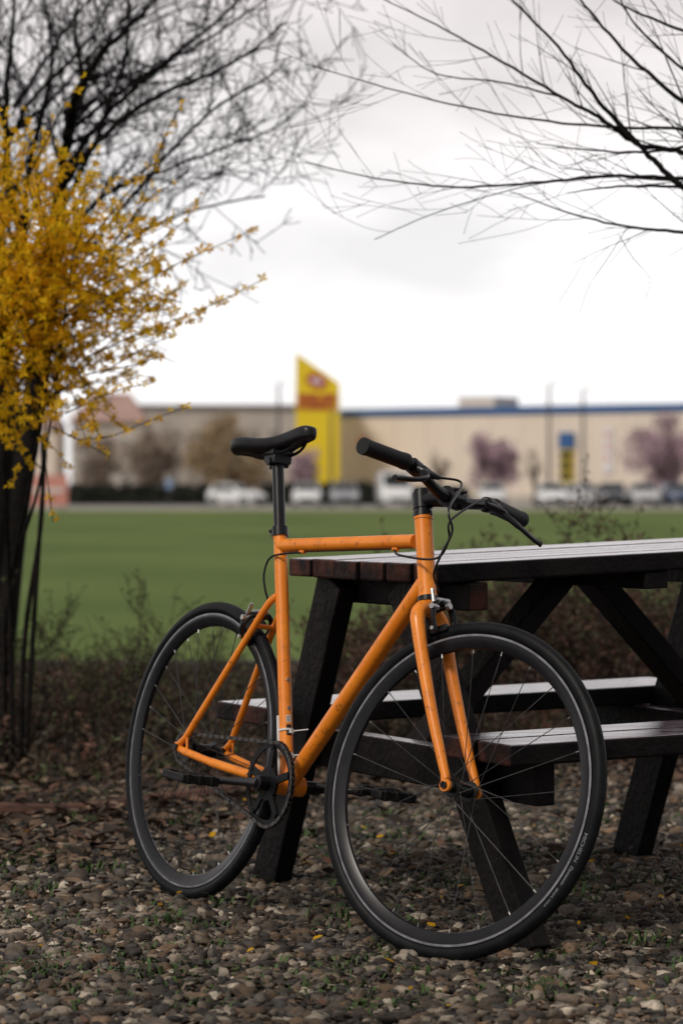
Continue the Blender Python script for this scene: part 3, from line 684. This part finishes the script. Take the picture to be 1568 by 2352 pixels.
def shrub(label,x,y,h,sp,ns,cols,seed,nleaf=1.0,twigm='twig',name='shrub',group=None,ls=.016,nq=2):
    rd=random.Random(seed); root=thing(name,label,'shrub',(x,y,0),group); a=MB(); b=MB()
    def cb(pts,depth):
        for i in range(1,len(pts)):
            if rd.random()<nleaf*(.95 if depth<2 else .35):
                c=rd.choice(cols); k=rd.uniform(.6,1.2); b.col=(c[0]*k,c[1]*k,c[2]*k,1)
                for q in range(nq): b.leafq(pts[i]+rv(rd)*.008,rv(rd)+Z*.4,rv(rd),rd.uniform(.6,1.3)*ls,rd.uniform(.6,1)*ls*.6)
    for i in range(ns):
        th=rd.uniform(0,6.28); rr=sp*math.sqrt(rd.random())*.5; p=V((x+rr*math.cos(th),y+rr*math.sin(th),-.01)); d=V((math.cos(th)*rr/sp*1.5+rd.uniform(-.35,.35),math.sin(th)*rr/sp*1.5+rd.uniform(-.35,.35),1))
        branch(a,p,d,h*rd.uniform(.45,.95),.005,2,rd,.14,.42,4,.0013,cb,.95)
    a.build('stem',M[twigm],root); b.build('foliage',M['leaf'],root,col=True,smooth=False)
gl=[(.085,.115,.038),(.065,.09,.03),(.12,.14,.055),(.08,.065,.035)]; rl=[(.10,.048,.038),(.08,.058,.040),(.14,.07,.05),(.08,.08,.042),(.06,.04,.032)]
def X(px,Y): return (px-784)/F*Y
shrub('small leafy green shrub left of the rear bicycle wheel',X(240,10.6),10.6,.52,.65,40,gl,1,1.0,'drytwig',ls=.017,nq=2)
shrub('thin half-bare shrub between the dark trunk and the leafy green shrub',X(90,10.0),10.0,.32,.5,24,rl,2,.7,'drytwig')
shrub('low dry shrub directly behind the rear bicycle wheel',X(420,11.4),11.4,.32,.6,26,rl,3,.7,'drytwig')
shrub('low twiggy shrub in front of the dark trunk at the left edge',X(-10,9.6),9.6,.32,.6,28,rl,4,.4)
shrub('reddish twiggy shrub behind the middle of the picnic table',X(1000,11.0),11.0,.52,.8,74,rl,5,1.2,'drytwig',ls=.022,nq=3)
shrub('tall reddish twiggy shrub behind the braces of the picnic table',X(1230,11.2),11.2,.68,.9,90,rl,6,1.2,'drytwig',ls=.022,nq=3)
shrub('tall bushy shrub rising above the table top at the right edge',X(1470,11.0),11.0,.80,.9,90,rl,8,1.2,'drytwig',ls=.022,nq=3)
shrub('sparse shrub beyond the right edge of the table',X(1680,11.2),11.2,.7,.8,22,rl,9,.8,'drytwig')
shrub('low bush seen under the table beside its far leg',X(1330,9.8),9.8,.32,.9,34,rl,10,.7,'drytwig')
rd=random.Random(77); ub=MB()
for i in range(4600):
    y=rd.uniform(8.9,14.5); x=rd.uniform(-.125*y-.4,.125*y+.5)
    if x>-.15 and y<9.6: continue
    pt=.6+.5*math.sin(x*4.3+y*1.9)*math.sin(y*2.3-x)
    k=rd.uniform(.35,1.4)*(.6+.7*pt); c=rd.choice([(.075,.055,.038),(.10,.070,.046),(.05,.04,.03),(.065,.078,.035),(.12,.062,.045)]); ub.col=(c[0]*k,c[1]*k,c[2]*k,1)
    h=rd.uniform(.05,.26)*(.5+.8*pt)*(1.0 if y<11.5 else .32); d=(Z+rv(rd)*.8).normalized(); p=V((x,y,-.005)); q=p+d*h*.5; t=q+(d+rv(rd)*.5).normalized()*h*.5
    ub.tube([p,q,t],[.0022,.0016,.001],3,caps=False)
    for j in range(4): ub.leafq(q.lerp(t,rd.random()),rv(rd),rv(rd),rd.uniform(.014,.036),.016)
tag(ub.build('undergrowth',M['leaf'],col=True,smooth=False),'tangle of dark dry stalks covering the ground between the gravel and the lawn','undergrowth',kind='stuff')

# ================================================================ FAR BACKGROUND
def tree(name,label,px,Y,ztop,zlow,wpx,cols,seed,nl_,lsz=.35,group=None):
    rd=random.Random(seed); x=X(px,Y); root=thing(name,label,'tree',(x,Y,0),group)
    t=MB(); t.tube([V((x,Y,0)),V((x+.1,Y,zlow*.7)),V((x+.05,Y,(ztop+zlow)/2))],[.16,.12,.06],8)
    w=wpx/F*Y/2; zc=(ztop+zlow)/2; hz=(ztop-zlow)/2
    for i in range(9):
        th=rd.uniform(0,6.28); t.tube(cr([V((x,Y,zlow+.2*i/9)),V((x+w*.4*math.cos(th),Y+w*.4*math.sin(th),zc-.2*hz)),V((x+w*.75*math.cos(th),Y+w*.75*math.sin(th),zc+hz*rd.uniform(0,.6)))],4),[.07-.055*j/8 for j in range(9)],5,caps=False)
    t.build('trunk',M['bark'],root); b=MB()
    clumps=[]
    for i in range(30):
        d=rv(rd)*rd.uniform(.3,.92); clumps.append((V((x+d.x*w,Y+d.y*w,zc+d.z*hz)),rd.uniform(.25,.45)*min(w,hz),rd.uniform(.75,1.2)))
    for i in range(nl_):
        c,rr,k=rd.choice(clumps); p=c+rv(rd)*rr*rd.uniform(.3,1.1); co=rd.choice(cols); kk=k*rd.uniform(.8,1.2); b.col=(co[0]*kk,co[1]*kk,co[2]*kk,1)
        b.leafq(p,rv(rd),rv(rd),lsz*rd.uniform(.6,1.3),lsz*.7)
    b.build('crown',M['leaf'],root,col=True,smooth=False)
pl=[(.50,.35,.41),(.58,.42,.48),(.38,.26,.30)]; tn=[(.42,.30,.17),(.48,.36,.21),(.32,.23,.13)]; br=[(.30,.23,.18),(.36,.28,.22),(.24,.19,.155)]
tree('plum_tree','purple-pink blossoming tree in front of the warehouse wall beside the entrance',1137,205,5.7,.8,130,pl,1,3000,.3)
tree('plum_tree','purple-pink blossoming tree at the right edge in front of the warehouse',1530,205,6.8,.7,190,pl,2,4200,.3)
tree('plum_tree','small purple-pink tree in front of the yellow tower, behind the saddle',700,200,4.0,.8,90,pl,3,1500,.26)
tree('broad_tree','broad tan coloured tree left of the saddle in front of the grey block',525,212,6.8,.6,200,tn,4,4200,.33)
tree('brown_tree','brown leafless looking tree left of the broad tan tree',350,216,6.2,.5,170,br,5,3000,.3)
tree('brown_tree','brown tree in front of the house with the faded tile roof',225,220,5.4,.5,140,br,6,2000,.3)
tree('young_tree','thin young tree against the warehouse wall, right of the handlebar grip',1008,200,4.4,1.2,60,br,7,200,.22)
tree('young_tree','thin young tree against the warehouse wall between plum tree and entrance',1225,205,4.2,1.2,50,br,8,160,.22)
wa=V((X(765,236),236,0)); wd=(V((X(1900,212),212,0))-wa).normalized(); wn=V((wd.y,-wd.x,0)); WL=43
wh=thing('warehouse','long beige warehouse with a blue strip along its roof edge','building',tuple(wa+wd*20))
def wbox(mb,s0,s1,d0,d1,z0,z1): mb.box(wa+wd*(s0+s1)/2+wn*(d0+d1)/2+Z*(z0+z1)/2,(wd,wn,Z),((s1-s0)/2,(d1-d0)/2,(z1-z0)/2))
m=MB(); wbox(m,0,WL,-30,0,0,7.10); m.build('wall',M['beige'],wh,smooth=False)
m=MB(); wbox(m,-.1,WL+.1,-30.1,.12,7.10,7.75); m.build('roof_trim',M['blue'],wh,smooth=False)
m=MB(); wbox(m,-.05,WL,-30,.05,0,.7); m.build('plinth',M['grey'],wh,smooth=False)
m=MB(); wbox(m,9.1,12.5,-9,-5,7.75,8.65); wbox(m,9.0,12.6,-9.1,-4.9,8.65,8.75); m.build('rooftop_unit',M['beige'],wh,smooth=False)
for i in range(1,14):
    m=MB(); wbox(m,i*3-.02,i*3+.02,0,.02,.7,7.10); m.build('panel_joint',M['grey'],wh,smooth=False)
def smap(px):
    k=(px-784)/F; return (k*wa.y-wa.x)/(wd.x-k*wd.y)
s0=smap(1287); s1=smap(1320)
m=MB(); wbox(m,s0,s1,0,.4,4.3,5.6); m.build('entrance_sign',M['blue'],wh,smooth=False)
m=MB(); wbox(m,s0+.08,s1-.08,0,.3,.9,4.3); po=m.build('entrance',M['yellow'],wh,smooth=False)
for i in range(4):
    m=MB(); wbox(m,s0+.1,s1-.1,.30,.36,1.1+i*.8,1.68+i*.8); m.build('window',M['glass'],po,smooth=False)
def banner(px0,px1,z0,z1,label,marks):
    a=smap(px0); b=smap(px1); t=thing('banner',label,'banner',tuple(wa+wd*a+wn*.3))
    m=MB(); wbox(m,a,b,.1,.16,z0,z1); p=m.build('panel',M['signwhite'],t,smooth=False)
    for (x0,x1,q0,q1) in marks:
        m=MB(); wbox(m,a+(b-a)*x0,a+(b-a)*x1,.16,.18,z0+(z1-z0)*q0,z0+(z1-z0)*q1); m.build('red_mark',M['palered'],p,smooth=False)
banner(820,852,3.9,5.6,'white and red banner on the warehouse wall next to the yellow tower',[(.05,.95,.62,.95),(.05,.6,.35,.55)])
banner(1385,1408,2.4,6.0,'tall narrow white banner with red marks on the warehouse wall',[(.2,.75,.78,.88),(.35,.7,.5,.66),(.25,.6,.25,.4)])
Yw=228; tw=thing('sign_tower','tall yellow sign tower with slanted top, red emblem and lettering','tower',(X(729,Yw),Yw,0))
def tz(py): return CAMH-(py-1130)/F*Yw
x0,x1=X(679,Yw),X(779,Yw); m=MB(); pr=[(x0,0),(x1,0),(x1,tz(880)),(x0,tz(810))]
vs=[V((x,Yw,z)) for x,z in pr]+[V((x,Yw+5,z)) for x,z in pr]
m.add(vs,[(0,1,2,3),(7,6,5,4),(0,4,5,1),(1,5,6,2),(2,6,7,3),(3,7,4,0)]); m.build('wall',M['yellow'],tw,smooth=False)
m=MB(); cx=X(727,Yw); cz=tz(875); K=28
def ell(rx,rz,y,tilt=.18): return [V((cx+rx*math.cos(2*math.pi*i/K),y,cz+rz*math.sin(2*math.pi*i/K)-tilt*rx*math.cos(2*math.pi*i/K))) for i in range(K)]
m.m=0; m.add(ell(.85,.62,Yw-.05),[tuple(range(K))]); m.m=1; m.add(ell(.50,.22,Yw-.08),[tuple(range(K))]); m.build('emblem',[M['red'],M['signwhite']],tw,smooth=False)
rr=random.Random(3)
for (ya,yb,nn) in ((905,923,8),(926,941,9)):
    w=(X(772,Yw)-X(683,Yw))/nn; m=MB()
    for i in range(nn):
        xa=X(683,Yw)+i*w; z0,z1=tz(yb),tz(ya); m.abox((xa+.02,Yw-.06,z0),(xa+w*.38,Yw-.02,z1)); 
        zz=rr.choice([z0,z1-.2,(z0+z1)/2-.1]); m.abox((xa+w*.38,Yw-.06,zz),(xa+w*.9,Yw-.02,zz+.2))
        if rr.random()<.75: m.abox((xa+w*.58,Yw-.07,z0),(xa+w*.9,Yw-.03,z1))
    m.build('lettering',M['red'],tw,smooth=False)
Yb=262; ap=thing('low_block','long low grey building with dark flat roof left of the yellow tower','building',(X(500,Yb),Yb,0))
xa,xb=X(318,Yb),X(700,Yb); m=MB(); m.abox((xa,Yb,0),(xb,Yb+14,8.6)); m.build('wall',M['grey'],ap,smooth=False)
m=MB(); m.abox((xa-.2,Yb-.25,8.6),(xb+.2,Yb+14.2,8.95)); m.build('roof',M['roofdark'],ap,smooth=False)
for i in range(8):
    for z in (1.6,5.2):
        x=xa+.8+i*1.85; m=MB(); m.abox((x,Yb-.06,z),(x+1.1,Yb+.05,z+1.5)); fo_=m.build('window',M['grey'],ap,smooth=False)
        m=MB(); m.abox((x+.1,Yb-.09,z+.1),(x+1.0,Yb-.04,z+1.4)); m.build('pane',M['palepane'],fo_,smooth=False)
def house(label,pa,pb,Y,zw,zr,wm):
    h=thing('house',label,'house',(X((pa+pb)/2,Y),Y,0)); a,b=X(pa,Y),X(pb,Y); m=MB(); m.abox((a,Y,0),(b,Y+8,zw)); m.build('wall',wm,h,smooth=False)
    m=MB(); vs=[(a-.3,Y-.4,zw),(b+.3,Y-.4,zw),(b+.3,Y+8.4,zw),(a-.3,Y+8.4,zw),(a+1.5,Y+4,zr),(b-1.5,Y+4,zr)]
    m.add([V(q) for q in vs],[(0,1,5,4),(1,2,5),(2,3,4,5),(3,0,4),(3,2,1,0)]); rf=m.build('roof',M['rooftile'],h,smooth=False)
    m=MB(); m.abox((a+2.2,Y+2.6,zr-1.0),(a+2.8,Y+3.2,zr+.5)); m.build('chimney',M['grey'],rf,smooth=False)
    for i in range(3):
        for z in (1.2,4.2):
            x=a+.7+i*(b-a-1)/3; m=MB(); m.abox((x,Y-.05,z),(x+1,Y+.03,z+1.4)); f_=m.build('window',M['signwhite'],h,smooth=False)
            m=MB(); m.abox((x+.1,Y-.08,z+.1),(x+.9,Y-.03,z+1.3)); m.build('pane',M['palepane'],f_,smooth=False)
house('pale house with faded red hipped roof far behind the flowering bush',165,330,246,7.0,9.6,M['grey'])
house('beige house with faded red roof partly hidden by the dark trunk',-60,130,250,6.6,9.0,M['beige'])
def hedge(label,pa,pb,Y,h,seed):
    rd=random.Random(seed); b=MB(); a=X(pa,Y); c=X(pb,Y)
    for i in range(int((c-a)*130)):
        k=rd.uniform(.5,1.2); b.col=(.030*k,.034*k,.024*k,1); b.leafq(V((rd.uniform(a,c),Y+rd.uniform(0,1),h*rd.random()**.7)),rv(rd),rv(rd),.4,.3)
    b.col=(.022,.024,.018,1); b.abox((a,Y+.15,0),(c,Y+.85,h*.9))
    tag(b.build('hedge',M['leaf'],col=True,smooth=False),label,'hedge')
hedge('dark clipped hedge along the road left of the parked cars',150,480,196,1.35,1)
hedge('dark hedge behind the cars below the yellow tower',600,870,198,1.5,2)
hedge('dark hedge strip along the foot of the warehouse',950,1075,200,1.2,3)
def lamp(px,Y,h,label):
    x=X(px,Y); t=thing('street_lamp',label,'street lamp',(x,Y,0),'street lamps along the road'); m=MB(); m.tube([V((x,Y,0)),V((x,Y,h))],[.14,.08],8); m.build('pole',M['pole'],t)
    m=MB(); m.tube(cr([V((x,Y,h-.05)),V((x+.2,Y,h+.10)),V((x+.5,Y,h+.13))],4),.04,6); m.build('arm',M['pole'],t)
    m=MB(); m.box(V((x+.55,Y,h+.12)),((1,0,0),(0,1,0),Z),(.2,.12,.05)); m.build('lamp_head',M['signwhite'],t)
lamp(640,192,8.3,'thin street lamp just left of the yellow tower')
lamp(1260,192,8.2,'thin street lamp just left of the blue and yellow entrance')
lamp(1338,194,7.9,'thin street lamp just right of the blue and yellow entrance')
lamp(760,190,6.2,'thin street lamp in front of the right side of the yellow tower')
Yp=138; t=thing('roadside_board','faded pinkish red board standing on the grass behind the dark trunk','board',(X(105,Yp),Yp,0))
m=MB(); m.abox((X(58,Yp),Yp,.25),(X(156,Yp),Yp+.1,1.75)); pn_=m.build('panel',M['pink'],t,smooth=False)
m=MB(); m.abox((X(70,Yp),Yp-.03,.9),(X(145,Yp),Yp-.005,1.1)); m.build('stripe',M['signwhite'],pn_,smooth=False)
for px in (68,146): 
    m=MB(); m.tube([V((X(px,Yp),Yp+.15,0)),V((X(px,Yp),Yp+.15,1.7))],.04,6); m.build('post',M['pole'],t)
Ys=172; t=thing('road_sign','small blue road sign on a post beside the dark hedge','sign',(X(388,Ys),Ys,0))
m=MB(); m.tube([V((X(388,Ys),Ys,0)),V((X(388,Ys),Ys,1.8))],.035,6); m.build('post',M['pole'],t)
m=MB(); m.abox((X(381,Ys),Ys-.06,1.1),(X(396,Ys),Ys-.03,1.75)); m.build('panel',M['paleblue'],t,smooth=False)
ST_hatch=[(-2.0,.70,.35,.75,.66,.80),(-1.9,.84,.25,.88,.66,.95),(-1.55,.86,.22,.92,.60,1.38),(-.9,.87,.2,.92,.62,1.47),(.1,.87,.2,.92,.62,1.44),(.85,.87,.2,.92,.72,.97),(1.7,.85,.22,.80,.70,.84),(2.0,.78,.3,.62,.66,.66),(2.08,.66,.35,.5,.6,.52)]
ST_van=[(-2.3,.84,.35,1.0,.80,2.0),(-2.25,.93,.25,1.0,.84,2.08),(.9,.94,.22,1.05,.84,2.12),(1.2,.94,.22,1.05,.82,2.05),(1.85,.93,.22,1.1,.78,1.15),(2.3,.90,.25,.85,.74,.95),(2.42,.76,.35,.6,.68,.65)]
def car(stn,paint,label,van=False):
    t=thing('parked_van' if van else 'parked_car',label,'van' if van else 'car',(0,0,0),'vehicles parked along the road'); m=MB(); vs=[]; K=8
    for (x,w,z0,zb,wt,zt) in stn: vs+=[V((x,-w*.92,z0)),V((x,-w,z0+.15)),V((x,-w,zb)),V((x,-wt,zt)),V((x,wt,zt)),V((x,w,zb)),V((x,w,z0+.15)),V((x,w*.92,z0))]
    n=len(stn); m.add(vs,[(i*K+k,i*K+(k+1)%K,(i+1)*K+(k+1)%K,(i+1)*K+k) for i in range(n-1) for k in range(K)]+[tuple(range(K)),tuple((n-1)*K+k for k in range(K))])
    fixn(m.build('body',paint,t,sharp=50))
    def pane(a,b,f0,f1):
        (xa,wa_,_,_,ta,za)=a; (xb,wb_,_,_,tb_,zb_)=b; m=MB()
        o=V((zb_-za,0,xa-xb)).normalized(); o=o if o.z>0 else -o; o*=.015
        q=lambda f,sg:V((xa+(xb-xa)*f,sg*(ta+(tb_-ta)*f)*.93,za+(zb_-za)*f))+o
        m.add([q(f0,-1),q(f0,1),q(f1,1),q(f1,-1)],[(0,1,2,3)]); m.build('windscreen',M['glass'],t,smooth=False)
    if van:
        pane(stn[4],stn[3],.05,.9); sides=[(1.15,.5)]
    else:
        pane(stn[5],stn[4],.05,.92); pane(stn[1],stn[2],.25,.92); sides=[(.55,-.35),(-.42,-1.4)]
    for (xa,xb) in sides:
        for sg in (-1,1):
            w0,wt=(.94,.84) if van else (.87,.62); zb,zt=(1.08,1.9) if van else (.95,1.40)
            m=MB(); za=zb+.02; z1=zt-.03
            yy=lambda z: sg*(w0+(wt-w0)*(z-.92)/((2.1 if van else 1.45)-.92)+.012)
            xt=xa-.35 if xa>.3 else xa
            m.add([V((xa,yy(za),za)),V((xb,yy(za),za)),V((xb,yy(z1),z1)),V((xt,yy(z1),z1))],[(0,1,2,3)]); m.build('side_window',M['glass'],t,smooth=False)
    xf=stn[-1][0]
    for x in (xf-.72,stn[0][0]+.68):
        for sg in (-1,1):
            m=MB(); m.disc(V((x,sg*(stn[3][1]-.09),.32)),V((0,1,0)),.32,.11,20); m.m=1; m.disc(V((x,sg*(stn[3][1]+.022),.32)),V((0,1,0)),.2,.005,16); m.build('wheel',[M['rubber'],M['steel']],t)
    for sg in (-1,1):
        m=MB(); m.ball(V((xf-.10,sg*.60,.68)),.14,.7,1.2,.6); m.build('headlight',M['lamp'],t)
    m=MB(); m.abox((xf-.04,-.45,.34),(xf+.02,.45,.5)); m.build('grille',M['black'],t,smooth=False)
    return t
def tree_copy(t,loc,rz,label,paint=None):
    r_=t.copy(); C.objects.link(r_); r_.location=loc; r_.rotation_euler=(0,0,rz); r_['label']=label
    for ch_ in list(t.children):
        c=ch_.copy(); C.objects.link(c); c.parent=r_
        if paint and ch_.name.split('.')[0]=='body':
            c.data=ch_.data.copy(); c.data.materials[0]=paint
    return r_
protos={}
def place(px,Y,heading,paint,label,van=False):
    k=van
    loc=(X(px,Y),Y,.03); rz=R(heading)
    if k not in protos:
        protos[k]=car(ST_van if van else ST_hatch,M[paint],label,van); protos[k].location=loc; protos[k].rotation_euler=(0,0,rz)
        for c in protos[k].children: c.matrix_parent_inverse=Matrix.Identity(4)
    else: tree_copy(protos[k],loc,rz,label,M[paint])
place(543,190,-40,'carwhite','white car parked at an angle left of the seatpost')
place(705,172,-90,'carwhite','white car right of the seatpost, facing the lawn')
place(790,172,-88,'cargrey','grey car between a white car and the white van')
place(1128,180,-90,'carwhite','white car below the plum tree beside the warehouse entrance')
place(1266,168,-90,'carwhite','white car standing below the blue and yellow entrance')
place(1338,176,-62,'carsilver','silver car turned sideways just right of the white car by the entrance')
place(1404,172,-90,'cardark','dark car between the two silver cars at the right')
place(1476,172,-90,'carsilver','silver car near the right edge, right of the dark car')
place(1553,173,-84,'carblue','dark blue car at the right edge under the plum tree')
place(905,170,-86,'carwhite','white van standing behind the brake lever of the bicycle',True)

# ================================================================ LIGHT, WORLD, CAMERA
w=bpy.data.worlds.new('World'); bpy.context.scene.world=w; w.use_nodes=True; nt=w.node_tree; nt.nodes.clear()
out=nt.nodes.new('ShaderNodeOutputWorld'); sk=nt.nodes.new('ShaderNodeTexSky'); sk.sky_type='NISHITA'; sk.sun_disc=False
sdir=V((-.55,-.60,.80)).normalized()
SE=math.asin(sdir.z); SA=math.atan2(sdir.x,sdir.y)
sk.sun_elevation=SE; sk.sun_rotation=SA
b1=nt.nodes.new('ShaderNodeBackground'); b1.inputs[1].default_value=.08; nt.links.new(sk.outputs[0],b1.inputs[0])
tc=nt.nodes.new('ShaderNodeTexCoord'); sx_=nt.nodes.new('ShaderNodeSeparateXYZ'); nt.links.new(tc.outputs['Generated'],sx_.inputs[0])
mp=nt.nodes.new('ShaderNodeMapping'); mp.inputs['Scale'].default_value=(5,5,14); nt.links.new(tc.outputs['Generated'],mp.inputs[0])
nz=nt.nodes.new('ShaderNodeTexNoise'); nz.inputs['Scale'].default_value=1.6; nz.inputs['Detail'].default_value=6; nz.inputs['Roughness'].default_value=.5; nt.links.new(mp.outputs[0],nz.inputs['Vector'])
ma=nt.nodes.new('ShaderNodeMath'); ma.operation='MULTIPLY_ADD'; nt.links.new(nz.outputs['Fac'],ma.inputs[0]); ma.inputs[1].default_value=.06
ma2=nt.nodes.new('ShaderNodeMath'); ma2.operation='SUBTRACT'; nt.links.new(sx_.outputs['Z'],ma2.inputs[0]); ma2.inputs[1].default_value=.03; nt.links.new(ma2.outputs[0],ma.inputs[2])
rp=nt.nodes.new('ShaderNodeValToRGB'); nt.links.new(ma.outputs[0],rp.inputs[0]); el=rp.color_ramp.elements
el[0].position=0; el[0].color=(1.07,1.05,1.055,1); el[1].position=1; el[1].color=(.54,.52,.515,1)
for p_,c_ in ((.05,(1.18,1.16,1.16,1)),(.10,(1.12,1.095,1.10,1)),(.135,(1.0,.95,.945,1)),(.18,(.82,.755,.75,1)),(.3,(.58,.545,.54,1))):
    e_=el.new(p_); e_.color=c_
nz2=nt.nodes.new('ShaderNodeTexNoise'); nz2.inputs['Scale'].default_value=1.7; nz2.inputs['Detail'].default_value=4; nt.links.new(mp.outputs[0],nz2.inputs['Vector'])
mr=nt.nodes.new('ShaderNodeMapRange'); mr.inputs['From Min'].default_value=.35; mr.inputs['From Max'].default_value=.6; mr.inputs['To Min'].default_value=.82; mr.inputs['To Max'].default_value=1.05; nt.links.new(nz2.outputs['Fac'],mr.inputs['Value'])
my=nt.nodes.new('ShaderNodeMapRange'); my.interpolation_type='SMOOTHSTEP'; my.inputs['From Min'].default_value=-.5; my.inputs['From Max'].default_value=.8; my.inputs['To Min'].default_value=.58; my.inputs['To Max'].default_value=1.0; nt.links.new(sx_.outputs['Y'],my.inputs['Value'])
mm=nt.nodes.new('ShaderNodeMath'); mm.operation='MULTIPLY'; nt.links.new(mr.outputs[0],mm.inputs[0]); nt.links.new(my.outputs[0],mm.inputs[1])
b2=nt.nodes.new('ShaderNodeBackground'); nt.links.new(rp.outputs[0],b2.inputs[0]); nt.links.new(mm.outputs[0],b2.inputs[1])
mx=nt.nodes.new('ShaderNodeMixShader'); mx.inputs[0].default_value=.95; nt.links.new(b1.outputs[0],mx.inputs[1]); nt.links.new(b2.outputs[0],mx.inputs[2]); nt.links.new(mx.outputs[0],out.inputs[0])
sl=bpy.data.lights.new('sun','SUN'); sl.energy=2.0; sl.angle=R(12); sl.color=(1,.92,.82); so=bpy.data.objects.new('sun',sl); C.objects.link(so)
so.rotation_euler=sdir.to_track_quat('Z','Y').to_euler()
cd=bpy.data.cameras.new('camera'); co=bpy.data.objects.new('camera',cd); C.objects.link(co)
cd.sensor_fit='VERTICAL'; cd.sensor_height=36; cd.sensor_width=24; cd.lens=100; cd.clip_end=3000; cd.clip_start=.1
co.location=(0,0,CAMH); co.rotation_euler=(R(90)-math.atan(46/F),0,0)
cd.dof.use_dof=True; cd.dof.focus_distance=5.85; cd.dof.aperture_fstop=4.4
bpy.context.scene.camera=co
bpy.context.scene.view_settings.view_transform='Standard'
